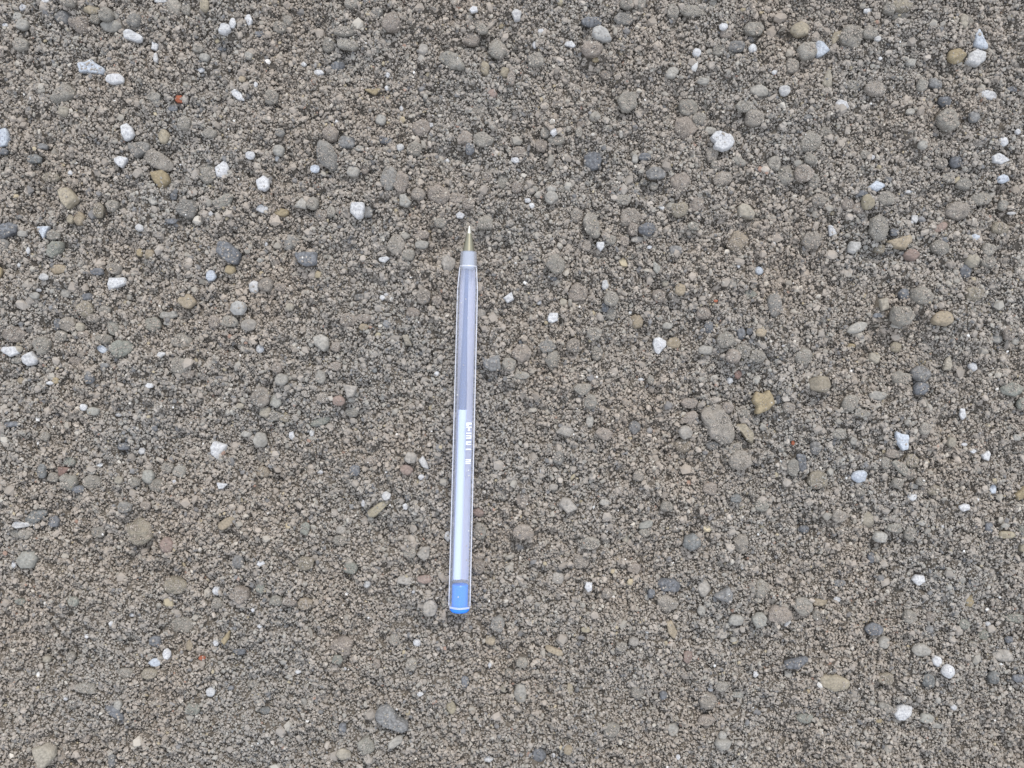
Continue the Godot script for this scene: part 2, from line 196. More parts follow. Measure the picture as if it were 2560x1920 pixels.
	["red_chip", "RB", -131.3, 61.2, 4.8, 5.7, 0, "reddish-brown chip four pen widths above the broad flat grey oval"],
	["ochre_stone", "YB", 47.5, -23.7, 4.8, 5.7, 0, "tan stone two pen widths above left of the white shield-shaped stone"],
	["pale_stone", "LB", -100.1, -22.4, 5.7, 4.8, 0, "pale pinkish-brown stone four pen widths left of the broad pale oval stone"],
	["slate_stone", "D", 172.1, -43.1, 4.8, 5.7, 0, "dark blue-grey stone two pen widths above right of the large grey pentagon lump"],
	["slate_stone", "DG", -104.0, 67.8, 4.8, 5.7, 0, "slate-grey stone four pen widths above the ochre sliver"],
	["slate_stone", "D", 155.6, 1.8, 5.7, 4.8, 0, "dark blue-grey stone three pen widths above the blue-mottled white heart stone"],
	["slate_stone", "DK", 158.3, 112.6, 4.8, 5.7, 0, "dark greenish-grey stone two pen widths above right of the isolated white chunk"],
	["slate_stone", "D", 137.8, 93.2, 6.6, 4.2, 0, "dark blue-grey stone three pen widths above right of the long ochre-tan slab"],
	["ochre_stone", "YL", 123.1, -131.3, 4.4, 6.2, 0, "angular pale yellow stone just above right of the white faceted wedge", [-22,2,-7,-26,24,-31,15,-2,-15,31]],
	["white_pebble", "WB", -177.9, -57.8, 5.1, 5.3, 0, "three-cornered bluish white pebble just above left of the greenish egg pebble", [-26,-20,24,-22,0,31]],
	["pale_pebble", "LG", 15.0, -71.2, 5.3, 5.1, 0, "round pale grey pebble two pen widths above left of the tall grey stone"],
	["pale_pebble", "LK", -89.9, 6.6, 4.6, 5.7, 0, "pale greenish-grey pebble four pen widths below left of the broad pale oval stone"],
	["ochre_pebble", "YB", -108.4, 52.8, 7.5, 3.5, -35, "flat wide tan pebble four pen widths below the white molar-shaped stone"],
	["pale_pebble", "LW", 130.1, -51.9, 5.1, 5.1, 0, "cream block pebble two pen widths left of the tan and grey wedge stone", [-24,-4,-15,-24,24,-22,24,0,-2,26,-26,18]],
	["white_pebble", "W", 125.5, -106.0, 5.3, 4.8, 0, "angular white pebble just below right of the leaf-shaped cream shard", [-26,-9,-9,-24,18,-11,26,9,9,24,-18,18]],
	["red_chip", "RB", 151.9, -49.0, 5.3, 4.8, 0, "round reddish-brown chip just below right of the tan and grey wedge stone"],
	["pale_pebble", "LB", 66.0, 18.5, 5.3, 4.8, 0, "round pale pinkish-brown pebble two pen widths left of the largest dark oval stone"],
	["slate_pebble", "DG", 46.6, 16.7, 4.8, 5.3, 0, "round slate-grey pebble three pen widths right of the pinkish pale pebble"],
	["ochre_pebble", "YB", 16.3, 101.6, 8.8, 2.9, 20, "flat wide tan pebble five pen widths below right of the pen's blue end plug"],
	["pale_pebble", "LY", -64.1, 140.8, 5.7, 4.4, 0, "cream pebble three pen widths below left of the long bluish-grey bean stone"],
	["white_pebble", "W", 181.2, -109.7, 6.6, 3.7, 20, "oval white pebble three pen widths below the bluish white pointed triangle"],
	["red_chip", "RB", 162.9, -59.4, 7.5, 3.3, -30, "curved reddish-brown chip two pen widths right of the tan and grey wedge stone"],
	["pale_pebble", "L", -40.6, -69.7, 4.6, 5.3, 0, "angular pale grey pebble two pen widths right of the white faceted cube", [-22,-26,0,-24,24,7,9,26,-20,18]],
	["pale_pebble", "LG", -80.4, -68.6, 5.1, 4.6, 0, "three-cornered pale grey pebble three pen widths above the blue-grey slab", [-26,13,7,-24,24,-4,22,22]],
	["white_pebble", "W", 154.5, 74.5, 5.3, 4.4, 0, "angular white pebble six pen widths below right of the bluish white round pebble", [-26,-2,-11,-20,20,-18,26,7,-4,22]],
	["ochre_pebble", "YB", 61.6, -15.4, 5.3, 4.4, 0, "tan pebble just right of the white shield-shaped stone"],
	["ochre_pebble", "YL", -132.4, -94.1, 4.0, 5.7, 0, "tooth-shaped pale yellow pebble two pen widths below the bright orange-red chip"],
	["ochre_pebble", "YB", -172.7, -43.5, 5.7, 4.0, 0, "tan pebble just below the greenish egg pebble"],
	["white_pebble", "WL", -33.5, 30.1, 4.2, 5.3, 0, "angular off-white pebble two pen widths left of the lettering on the pen", [-22,-11,-4,-29,13,-2,20,24,-4,15]],
	["pale_pebble", "LG", 60.9, -118.3, 5.3, 4.2, -30, "smooth pale grey egg four pen widths below right of the cream stone with hollow underside"],
	["ochre_pebble", "Y", -108.9, 96.5, 3.5, 6.2, 0, "ochre sliver two pen widths right of the broad flat grey oval", [-18,11,18,-33,13,2,-4,29]],
	["slate_pebble", "D", -66.3, -120.7, 5.7, 3.7, 0, "dark blue-grey oval pebble two pen widths above left of the yellow triangular flake"],
	["white_pebble", "W", 165.8, 109.3, 4.4, 4.8, 0, "round white pebble three pen widths above right of the isolated white chunk"],
	["ochre_pebble", "YB", -164.3, -62.7, 4.2, 5.1, 0, "egg-shaped tan pebble just below right of the lumpy cream-yellow stone"],
	["pale_pebble", "LY", 165.8, -7.9, 3.5, 5.9, 0, "angular cream pebble four pen widths below the large grey pentagon lump", [4,-29,15,-4,9,29,-20,26,-11,-13]],
	["ochre_pebble", "Y", -52.7, -111.2, 7.3, 2.9, 0, "yellow triangular flake two pen widths below right of the dark blue-grey oval pebble", [-42,-9,31,-11,7,15]],
	["white_pebble", "W", -109.3, -135.0, 4.6, 4.4, 0, "round white pebble four pen widths above right of the bright orange-red chip"],
	["ochre_pebble", "YK", 188.2, 57.4, 6.6, 3.1, 0, "flat wide olive-yellow pebble seven pen widths below right of the blue-mottled white heart stone"],
	["ochre_pebble", "YL", -10.2, -120.0, 3.5, 5.7, 0, "upright narrow pale yellow pebble two pen widths right of the pale slanting angular stone"],
	["white_pebble", "W", -104.5, -109.9, 7.3, 2.7, 40, "curved white pebble three pen widths right of the bright orange-red chip"],
	["pale_pebble", "LY", -39.9, -16.5, 4.2, 4.6, 0, "angular cream pebble three pen widths below left of the upper part of the pen barrel", [-20,-20,2,-24,20,20,-7,18]],
	["white_pebble", "WL", -98.1, -36.9, 4.0, 4.8, 0, "off-white pebble two pen widths below right of the large dark slate oval"],
	["red_chip", "RB", -40.1, 32.6, 4.8, 4.0, 0, "reddish-brown chip two pen widths above right of the yellow-grey elongated stone"],
	["ochre_pebble", "Y", 173.5, 82.5, 4.0, 4.8, 0, "ochre pebble six pen widths above right of the isolated white chunk"],
	["white_pebble", "WL", -186.7, 53.5, 7.5, 2.6, 0, "long off-white pebble two pen widths above the big pale green-grey stone"],
	["red_chip", "RB", -33.1, 74.3, 6.2, 3.1, 0, "flat wide reddish-brown chip two pen widths above left of the pen's blue end plug"],
	["ochre_pebble", "YG", -160.1, -142.3, 6.2, 3.1, 0, "flat wide yellowish pebble three pen widths above the white slab with brown dirt patch"],
	["pale_pebble", "LY", 141.3, -30.3, 3.7, 5.1, 0, "bright cream tooth two pen widths left of the large grey pentagon lump", [-18,-18,15,-26,20,18,-7,26]],
	["ochre_pebble", "YK", -23.0, 122.9, 3.5, 5.3, 0, "olive-yellow pebble three pen widths right of the long bluish-grey bean stone"],
	["red_chip", "R", -170.5, 33.2, 4.6, 4.0, 0, "brick-red triangle chip five pen widths above right of the big pale green-grey stone", [-20,-18,24,-15,4,20,-18,18]],
	["white_pebble", "WL", 1.8, -140.3, 3.7, 4.8, 0, "small off-white pebble four pen widths above right of the pale slanting angular stone"],
	["red_chip", "RB", -65.9, 6.4, 4.8, 3.7, 0, "small reddish-brown chip three pen widths below the broad pale oval stone"],
	["white_pebble", "W", -1.4, -33.0, 4.2, 4.2, 0, "small angular white pebble two pen widths right of the upper part of the pen barrel", [-22,4,14,-22,22,9,-4,24]],
	["white_pebble", "WB", -114.4, -41.3, 4.0, 4.4, 0, "small bluish white pebble just below left of the large dark slate oval"],
	["red_chip", "RB", -12.8, 48.8, 4.4, 4.0, 0, "small round reddish-brown chip just right of the lower part of the pen barrel"],
	["red_chip", "RB", 66.9, 103.8, 3.3, 5.3, 0, "red-brown wedge chip four pen widths below the rough blue-black stone"],
	["pale_pebble", "LK", 55.2, -44.2, 3.3, 5.3, 0, "small leaf-shaped pale greenish-grey pebble four pen widths above the white shield-shaped stone", [-15,-29,15,-2,2,26,-15,7]],
	["white_pebble", "WL", 103.7, -111.7, 4.2, 4.0, 0, "small round off-white pebble two pen widths left of the leaf-shaped cream shard"],
	["white_pebble", "W", 15.6, -25.3, 4.2, 4.0, 0, "white squarish tablet four pen widths above right of the blue-grey square stone", [-21,0,-13,-18,20,-18,20,11,-2,22,-18,18]],
	["white_pebble", "WB", -135.5, 105.8, 5.1, 3.1, 0, "small flat wide bluish white pebble four pen widths left of the ochre sliver"],
	["white_pebble", "W", -95.1, -66.6, 4.6, 3.3, 0, "small white pebble three pen widths above right of the large dark slate oval"],
	["white_pebble", "W", 161.6, 105.3, 3.7, 4.0, 0, "small round white pebble three pen widths above right of the isolated white chunk"],
	["white_pebble", "W", -135.7, -128.6, 3.5, 4.2, 0, "small three-cornered white pebble three pen widths above left of the bright orange-red chip", [-9,-20,20,-2,7,22,-14,15]],
	["white_pebble", "WB", 186.7, -78.0, 4.4, 3.3, 0, "small bluish white pebble just below the white lens-shaped pebble"],
	["white_pebble", "W", 122.0, -58.3, 3.3, 4.4, 0, "small crescent white pebble just above left of the cream block pebble", [-18,-22,-4,-20,15,13,-13,22]],
	["white_pebble", "WB", -155.9, -13.2, 5.1, 2.9, 25, "small long bluish white pebble three pen widths below the bright white wedge"],
	["white_pebble", "W", 186.9, -92.1, 3.7, 3.7, 0, "small round white pebble just above the white lens-shaped pebble"],
	["white_pebble", "W", 33.7, -52.3, 3.5, 4.0, 0, "small square white pebble just below right of the tall grey stone", [-16,-18,15,-18,13,4,0,20,-15,4]],
	["white_pebble", "W", 22.0, -129.1, 5.1, 2.6, 0, "small lens-shaped white pebble two pen widths left of the cream stone with hollow underside"],
	["white_pebble", "W", -110.2, 38.6, 4.6, 2.9, 0, "small angular white pebble two pen widths below the white molar-shaped stone", [-22,-12,22,-6,4,12,-13,14]],
	["white_pebble", "W", 180.3, 27.3, 3.5, 3.7, 0, "small cracked white pebble four pen widths right of the blue-mottled white heart stone"],
	["white_pebble", "W", -100.1, -138.3, 2.9, 4.2, 0, "small egg-shaped white pebble five pen widths above left of the dark blue-grey oval pebble"],
	["white_pebble", "W", 172.1, 46.9, 4.2, 2.9, 0, "small white pebble four pen widths below right of the blue-mottled white heart stone"],
	["white_pebble", "W", -131.3, 102.7, 2.9, 4.2, 0, "small white pebble two pen widths below left of the broad flat grey oval"],
	["white_pebble", "WB", 93.7, -43.1, 3.5, 3.3, 0, "small round bluish white pebble three pen widths below the cream-tan egg stone"],
	["white_pebble", "WL", -47.8, 42.5, 3.3, 3.5, 0, "small round off-white pebble just above right of the yellow-grey elongated stone"],
	["white_pebble", "WL", -24.5, 58.1, 2.6, 4.4, 0, "small upright narrow off-white pebble just below left of the lower part of the pen barrel"],
	["white_pebble", "W", 171.3, 11.2, 2.6, 4.4, 0, "small upright narrow white pebble three pen widths above right of the blue-mottled white heart stone"],
	["white_pebble", "W", -114.6, 117.2, 3.3, 3.5, 0, "small round white pebble three pen widths below the ochre sliver"],
	["white_pebble", "W", 29.3, 77.0, 3.1, 3.7, 0, "small white pebble four pen widths left of the rough blue-black stone"],
	["red_chip", "RB", -7.3, -110.4, 3.7, 3.1, 0, "small reddish-brown chip three pen widths below right of the pale slanting angular stone"],
	["white_pebble", "W", 175.2, -6.6, 3.3, 3.3, 0, "small round white pebble four pen widths below right of the large grey pentagon lump"],
	["white_pebble", "W", -112.2, 78.5, 3.1, 3.5, 0, "small white pebble two pen widths above the ochre sliver"],
	["red_chip", "R", 85.8, -3.7, 3.1, 3.5, 0, "small brick-red chip two pen widths above left of the jagged ochre stone"],
	["white_pebble", "W", -99.6, -87.0, 3.7, 2.9, 0, "small oval white pebble four pen widths left of the large grey rhombus stone"],
	["white_pebble", "WL", -178.2, -40.7, 3.7, 2.9, 0, "small off-white pebble just below left of the greenish egg pebble"],
	["white_pebble", "W", -106.2, -137.3, 2.6, 4.2, 0, "small egg-shaped white pebble five pen widths above right of the bright orange-red chip"],
	["white_pebble", "W", -133.5, -145.6, 5.3, 2.0, 0, "small flat wide white pebble five pen widths above the bright orange-red chip"],
	["white_pebble", "W", -73.6, -118.3, 4.0, 2.6, 0, "small crescent white pebble just left of the dark blue-grey oval pebble"],
	["white_pebble", "WG", 35.4, -37.6, 2.6, 4.0, 0, "small greyish white pebble three pen widths below the tall grey stone"],
	["white_pebble", "WB", 182.7, 39.8, 2.6, 4.0, 0, "small bluish white pebble five pen widths below right of the blue-mottled white heart stone"],
	["white_pebble", "WB", -74.9, -81.8, 3.3, 3.1, 0, "small round bluish white pebble just below left of the large grey rhombus stone"],
	["white_pebble", "W", 91.5, -127.5, 3.3, 3.1, 0, "small round white pebble three pen widths left of the white faceted wedge"],
	["white_pebble", "W", -95.8, -13.4, 3.1, 3.3, 0, "small round white pebble three pen widths left of the broad pale oval stone"],
	["white_pebble", "W", -35.9, 98.3, 3.3, 3.1, 0, "small round white pebble three pen widths below left of the pen's blue end plug"],
	["white_pebble", "W", -48.7, -47.5, 4.2, 2.4, 0, "small flat wide white pebble three pen widths below right of the white faceted cube"],
	["red_chip", "RR", -126.5, -108.2, 3.5, 2.9, 0, "bright orange-red chip four pen widths above the squat ochre stone"],
	["white_pebble", "W", 152.1, 43.0, 3.7, 2.6, 0, "small white pebble three pen widths right of the bluish white round pebble"],
	["white_pebble", "WL", 153.2, -62.9, 2.6, 3.5, 0, "small off-white pebble just above right of the tan and grey wedge stone"],
	["white_pebble", "WL", -133.5, -11.2, 3.7, 2.4, 0, "small off-white pebble two pen widths below the bean-shaped pale stone"],
	["white_pebble", "WL", -42.5, -89.9, 3.1, 2.9, 0, "small round off-white pebble three pen widths below right of the yellow triangular flake"],
	["white_pebble", "W", 70.2, -126.0, 3.1, 2.9, 0, "small three-cornered white pebble just above right of the smooth pale grey egg"],
	["white_pebble", "WL", -141.6, -59.4, 3.1, 2.9, 0, "small round off-white pebble three pen widths below left of the squat ochre stone"],
	["white_pebble", "W", -14.6, -142.3, 3.3, 2.6, 0, "small white pebble three pen widths above right of the pale slanting angular stone"],
	["white_pebble", "W", 15.9, -95.8, 2.6, 3.3, 0, "small square white pebble five pen widths above the tall grey stone"],
	["white_pebble", "W", -19.7, -64.2, 3.3, 2.6, 0, "small white pebble just above left of the pen's tip"],
	["white_pebble", "WB", 176.1, -55.6, 3.3, 2.6, 0, "small bluish white pebble four pen widths right of the tan and grey wedge stone"],
	["white_pebble", "W", 1.3, -85.1, 3.5, 2.4, 0, "small white pebble four pen widths above right of the pen's tip"],
	["white_pebble", "WL", -8.9, 142.5, 3.5, 2.4, 0, "small off-white pebble five pen widths right of the long bluish-grey bean stone"],
	["white_pebble", "W", -185.9, -143.1, 2.6, 3.1, 0, "tiny white pebble four pen widths above left of the white slab with brown dirt patch"],
	["white_pebble", "W", 80.5, -135.9, 3.1, 2.6, 0, "tiny white pebble three pen widths above right of the smooth pale grey egg"],
	["white_pebble", "WL", -135.5, -124.0, 2.0, 4.0, 0, "tiny upright off-white pebble two pen widths above left of the bright orange-red chip"],
	["white_pebble", "W", -177.5, -145.6, 3.5, 2.2, 0, "tiny white pebble five pen widths above the sandy grey lump with pale side"],
	["white_pebble", "W", -83.7, 19.6, 2.2, 3.5, 0, "tiny white pebble four pen widths right of the white molar-shaped stone"],
	["white_pebble", "W", -112.6, 98.3, 2.6, 2.9, 0, "tiny round white pebble just below left of the ochre sliver"],
	["white_pebble", "W", -137.9, 0.7, 3.3, 2.2, 0, "tiny white pebble four pen widths below the bean-shaped pale stone"],
	["white_pebble", "W", 82.7, -1.3, 2.6, 2.6, 0, "tiny round white pebble two pen widths above left of the jagged ochre stone"],
	["white_pebble", "W", -163.0, 8.8, 2.6, 2.6, 0, "tiny round white pebble three pen widths above the brick-red triangle chip"],
	["white_pebble", "WL", -140.8, 25.5, 2.6, 2.6, 0, "tiny round off-white pebble four pen widths left of the white molar-shaped stone"],
	["white_pebble", "W", -95.6, 68.2, 3.1, 2.2, 0, "tiny white pebble four pen widths above right of the ochre sliver"],
	["white_pebble", "WL", 104.8, 91.0, 3.5, 1.8, -40, "tiny flat wide off-white pebble just below right of the broad brown gritty stone"],
	["white_pebble", "WL", -55.2, 76.1, 2.4, 2.6, 0, "tiny round off-white pebble four pen widths below the yellow-grey elongated stone"],
	["white_pebble", "W", 11.2, -133.9, 2.9, 2.2, 0, "tiny white pebble three pen widths left of the cream stone with hollow underside"],
	["white_pebble", "W", 135.2, -141.8, 2.9, 2.2, 0, "tiny white pebble three pen widths above right of the white faceted wedge"],
	["white_pebble", "W", 92.6, 110.4, 2.2, 2.9, 0, "tiny white pebble two pen widths left of the blue slate sliver"],
	["white_pebble", "WL", 139.1, -131.3, 2.6, 2.2, 0, "tiny off-white pebble three pen widths right of the white faceted wedge"],
	["white_pebble", "WL", -76.0, 18.7, 2.2, 2.6, 0, "tiny off-white pebble four pen widths below the broad pale oval stone"],
	["white_pebble", "W", -40.6, 46.6, 2.2, 2.6, 0, "tiny white pebble just right of the yellow-grey elongated stone"],
	["white_pebble", "W", 123.7, 81.8, 2.6, 2.2, 0, "tiny white pebble three pen widths right of the broad brown gritty stone"],
	["white_pebble", "W", -118.1, -119.4, 2.9, 2.0, 0, "tiny white pebble two pen widths above right of the bright orange-red chip"],
	["white_pebble", "W", -31.1, -98.3, 2.9, 2.0, 0, "tiny white pebble three pen widths below right of the yellow triangular flake"],
	["white_pebble", "W", -34.6, 35.4, 2.4, 2.2, 0, "tiny round white pebble three pen widths above right of the yellow-grey elongated stone"],
	["white_pebble", "W", -89.4, -85.9, 2.0, 2.6, 0, "tiny white pebble three pen widths left of the large grey rhombus stone"],
	["white_pebble", "W", 5.9, -69.7, 2.6, 2.0, 0, "tiny white pebble three pen widths above right of the pen's tip"],
]
const SMALL := [
	["L",-188.1,-139.8,3.5,3.1,0], ["L",-186.3,-136.7,4.8,4.2,0], ["W",-192.9,-136.5,2.0,1.8,0], ["G",-158.6,-139.2,3.7,4.4,0], ["GL",-153.7,-139.8,5.3,5.3,0], ["L",-150.7,-140.3,3.1,3.5,0],
	["G",-166.3,-143.8,4.8,4.4,0], ["GD",-142.3,-136.8,5.3,4.8,0], ["G",-123.8,-142.7,3.5,5.3,0], ["YL",-115.7,-142.5,3.5,4.8,0], ["G",-119.2,-127.3,4.0,3.3,0], ["L",-116.8,-124.0,4.0,3.1,0],
	["L",-99.8,-124.4,3.1,3.1,0], ["LY",-168.3,-102.4,4.0,4.0,0], ["GL",-135.7,-109.0,5.3,3.5,0], ["D",-128.7,-104.6,4.4,2.2,0], ["G",-123.8,-98.3,4.8,5.3,0], ["G",-114.1,-94.7,5.3,3.5,0],
	["DK",-181.0,-85.3,5.3,4.0,0], ["DL",-178.4,-90.1,4.4,3.1,0], ["GY",-174.4,-78.2,6.2,3.5,0], ["W",-167.4,-80.0,1.8,1.8,0], ["G",-186.3,-128.8,5.7,4.8,0], ["D",-193.3,-88.4,3.5,3.1,0],
	["YB",-102.0,-115.2,2.6,2.2,0], ["GD",-154.8,-126.6,3.1,3.5,0], ["D",-111.1,-128.2,3.5,2.0,0], ["GD",-50.9,-140.3,4.4,4.0,0], ["G",-63.4,-133.2,7.9,3.7,0], ["G",-70.0,-129.9,5.1,5.7,0],
	["LB",-33.5,-126.4,3.7,4.0,0], ["G",-12.2,-135.2,6.6,3.7,40], ["B",-15.5,-131.0,6.6,4.8,0], ["W",-47.2,-117.4,1.8,2.2,0], ["W",-47.6,-112.7,2.0,2.0,0], ["G",-91.0,-108.6,5.3,5.7,0],
	["D",-95.8,-132.8,3.5,2.6,0], ["G",-85.0,-137.9,3.5,4.0,0], ["G",-88.1,-135.4,5.3,4.4,0], ["GB",-12.6,-104.0,4.8,6.2,0], ["L",-49.8,-100.2,4.0,4.0,0], ["R",-65.9,-84.8,1.8,3.1,0],
	["D",-48.0,-92.3,4.8,2.9,0], ["G",-37.0,-88.8,5.7,5.3,0], ["D",-15.9,-88.6,4.0,4.4,0], ["LG",-59.9,-80.2,4.8,4.2,0], ["B",-55.7,-81.1,3.1,3.5,0], ["L",-88.3,-88.4,4.2,4.4,0],
	["W",-24.7,-85.1,1.8,1.8,0], ["GL",-3.8,-77.3,4.8,6.6,0], ["B",-9.5,-78.7,4.4,4.0,0], ["L",-57.5,-89.0,3.5,2.2,0], ["G",-60.8,-144.7,5.7,4.8,0], ["YL",-2.7,-118.3,3.5,4.0,0],
	["W",-79.3,-121.6,2.2,1.8,0], ["W",-42.3,-105.1,1.5,2.2,0], ["W",-66.3,-99.1,1.5,1.5,0], ["W",-96.9,-113.2,1.5,2.2,0], ["GD",-87.4,-94.7,3.5,3.1,0], ["B",-0.3,-115.2,3.1,5.3,0],
	["W",8.6,-128.0,1.8,2.6,0], ["G",60.7,-140.7,4.4,5.3,0], ["G",48.8,-143.6,3.1,4.4,0], ["G",43.1,-143.8,4.8,4.8,0], ["B",81.0,-132.6,4.8,3.5,0], ["Y",31.7,-122.9,2.6,1.8,0],
	["G",78.3,-126.6,4.8,4.4,0], ["B",36.1,-117.8,4.4,3.5,0], ["L",72.2,-114.3,4.4,2.6,0], ["LG",75.7,-96.7,4.8,3.3,0], ["GB",76.6,-87.5,4.8,6.6,0], ["G",77.9,-83.3,4.0,3.7,0],
	["G",12.5,-95.4,3.5,4.4,0], ["G",16.9,-92.3,6.2,3.5,0], ["B",11.2,-90.6,4.8,4.8,0], ["G",25.3,-95.0,2.6,4.0,0], ["B",26.0,-98.3,3.5,2.6,0], ["B",2.6,-88.4,5.7,4.4,0],
	["L",46.9,-85.7,2.6,3.5,0], ["D",50.4,-86.2,4.4,3.5,0], ["G",50.2,-76.9,3.1,2.6,0], ["G",53.9,-75.1,3.1,3.1,0], ["GL",86.2,-84.8,5.7,3.1,25], ["G",88.0,-104.6,6.6,4.4,0],
	["L",15.0,-73.6,3.5,2.2,0], ["G",18.7,-73.8,3.5,2.6,0], ["B",1.8,-74.7,4.0,4.4,0], ["G",71.5,-101.1,5.3,4.8,0], ["W",98.7,-117.0,2.2,1.8,0], ["LY",171.3,-137.6,3.1,5.3,0],
	["G",174.3,-138.1,4.0,5.7,0], ["G",142.2,-141.8,4.6,4.8,0], ["GL",147.1,-139.6,6.6,3.5,0], ["G",135.6,-133.2,5.3,5.3,0], ["DL",160.3,-113.7,6.4,3.7,20], ["GL",155.2,-113.0,4.0,4.8,0],
	["D",164.7,-107.5,4.8,4.8,0], ["DL",174.3,-100.7,4.8,4.0,0], ["W",191.3,-95.4,2.2,2.2,0], ["D",168.6,-84.4,4.4,5.3,0], ["GB",162.9,-84.0,4.8,4.2,0], ["GL",171.7,-76.0,5.7,4.4,0],
	["G",166.2,-78.7,4.8,3.5,0], ["G",118.5,-95.4,4.8,4.4,0], ["G",112.3,-84.6,4.4,4.0,0], ["G",99.1,-83.1,4.8,5.7,0], ["G",114.3,-76.9,4.0,5.7,0], ["G",133.6,-86.8,4.0,3.1,0],
	["W",136.5,-85.9,2.2,1.8,0], ["L",154.1,-89.7,3.5,3.5,0], ["G",130.1,-113.9,5.7,4.4,0], ["GB",105.7,-120.0,5.3,5.7,0], ["DL",111.9,-100.7,3.5,3.1,0], ["L",151.5,-122.2,4.0,3.1,0],
	["LG",150.6,-102.9,3.5,2.6,0], ["D",190.2,-112.1,4.0,2.6,0], ["W",140.0,-123.8,1.5,1.5,0], ["YL",-167.8,-62.7,2.6,3.5,0], ["G",-174.0,-56.5,5.3,3.5,0], ["L",-186.3,-57.2,4.0,2.6,0],
	["GD",-192.9,-52.3,4.8,4.8,0], ["W",-183.4,-50.6,1.5,2.6,0], ["DL",-188.3,-63.8,2.6,2.2,0], ["GB",-150.2,-43.7,5.7,4.4,0], ["Y",-106.7,-43.3,4.0,3.5,0], ["LG",-136.1,-69.3,3.7,2.6,35],
	["W",-114.4,-64.6,2.0,2.2,0], ["D",-129.1,-71.7,2.6,4.0,0], ["D",-129.1,-61.6,4.4,2.6,0], ["GY",-156.4,-65.5,4.0,5.7,0], ["G",-151.3,-67.5,4.8,4.8,0], ["L",-131.3,-23.3,3.1,2.0,0],
	["LY",-164.3,-21.7,3.5,3.5,0], ["D",-173.5,-22.8,4.0,4.4,0], ["G",-171.6,-18.2,4.4,4.4,0], ["B",-163.6,-18.9,4.8,2.6,0], ["G",-154.2,-28.1,4.8,3.5,0], ["GB",-158.8,-25.0,4.8,3.5,0],
	["G",-155.1,-17.1,7.0,4.0,0], ["LY",-187.4,-13.2,3.5,2.6,0], ["GL",-188.1,-9.0,4.0,2.6,0], ["L",-180.4,-33.4,3.7,2.6,0], ["W",-179.7,-35.6,2.6,1.3,0], ["LG",-170.9,-34.7,4.0,3.5,0],
	["D",-160.8,-33.0,4.0,3.5,0], ["DL",-153.3,-7.0,4.0,1.8,0], ["B",-166.1,-8.8,5.3,4.0,0], ["D",-158.8,-1.9,4.0,3.5,0], ["Y",-172.4,-1.3,2.6,2.6,0], ["YB",-187.2,-1.3,3.5,2.6,0],
	["W",-174.4,-0.4,3.1,1.3,0], ["B",-122.5,-3.9,4.8,3.5,0], ["B",-112.4,-23.7,4.8,4.8,0], ["G",-106.7,-23.7,6.2,4.4,0], ["Y",-193.8,-42.2,2.6,4.4,0], ["YB",-137.0,-49.2,3.5,3.5,0],
	["Y",-141.4,-49.9,2.6,3.1,0], ["W",-187.0,-45.1,1.5,1.8,0], ["D",-157.3,-42.6,6.2,2.6,0], ["DG",-54.6,-65.1,3.5,5.3,0], ["BG",-35.5,-71.7,5.3,4.8,0], ["Y",-87.9,-65.3,5.7,3.1,0],
	["G",-75.5,-68.2,4.8,4.8,0], ["B",-72.2,-63.8,4.4,4.8,0], ["G",-68.3,-65.3,3.1,4.0,0], ["B",-20.8,-70.4,6.6,4.0,0], ["B",-16.4,-68.2,4.8,4.0,0], ["W",-49.6,-33.0,2.0,2.2,0],
	["W",-48.3,-34.3,1.8,1.5,0], ["G",-26.9,-61.1,4.8,4.0,0], ["B",-34.0,-56.7,5.3,3.5,0], ["LG",-34.2,-52.8,5.3,3.3,0], ["G",-39.2,-48.8,4.8,4.4,0], ["BG",-92.9,-37.4,5.7,5.3,0],
	["B",-87.4,-36.5,4.4,3.1,0], ["LY",-83.7,-29.0,3.1,2.9,0], ["B",-67.0,-14.0,4.0,4.0,0], ["DG",-58.6,-33.2,4.8,3.5,0], ["BG",-33.5,-33.4,5.3,6.2,0], ["B",-28.5,-31.9,4.0,3.5,0],
	["LG",-47.8,-26.4,3.7,1.5,0], ["YB",-56.0,-21.5,3.5,2.6,0], ["B",-56.0,-25.0,5.7,3.1,0], ["LG",-86.6,-1.7,4.8,4.4,0], ["LG",-72.7,-2.6,4.4,5.3,0], ["B",-67.0,-6.6,4.8,3.5,0],
	["B",-88.3,-6.1,3.5,4.4,0], ["W",-28.7,-3.9,2.0,2.2,0], ["B",-37.7,-27.2,5.3,4.0,0], ["B",-62.1,-24.2,6.2,5.3,0], ["DK",-52.2,-5.2,2.6,1.8,0], ["LB",-11.7,-26.8,3.5,4.0,0],
	["G",-1.0,-7.4,5.3,5.3,0], ["W",-93.6,-53.2,1.3,1.8,0], ["L",-95.6,-47.0,2.6,1.8,0], ["W",7.5,-67.5,2.2,2.2,0], ["GB",24.6,-63.8,4.8,5.7,0], ["B",45.8,-58.5,4.2,4.8,0],
	["G",42.2,-69.7,6.2,4.0,0], ["LB",47.5,-54.7,5.3,2.4,0], ["B",42.5,-53.9,3.5,4.0,0], ["G",37.4,-54.3,4.0,3.5,0], ["BG",28.2,-52.3,4.0,4.4,0], ["W",51.9,-51.7,1.8,1.5,0],
	["DG",62.0,-50.6,6.2,3.7,0], ["LY",58.3,-38.2,2.6,2.6,0], ["YB",63.4,-35.6,4.0,4.4,0], ["G",37.2,-32.1,5.3,5.7,0], ["LY",19.4,-30.8,2.9,3.1,0], ["W",10.3,-31.2,2.0,2.2,0],
	["G",37.6,-26.4,4.0,4.4,0], ["D",35.4,-29.0,3.5,3.5,0], ["B",55.9,-33.4,4.8,4.8,0], ["D",74.4,-21.3,4.0,4.4,0], ["B",72.6,-26.8,5.3,4.8,0], ["D",86.5,-18.9,4.4,4.4,0],
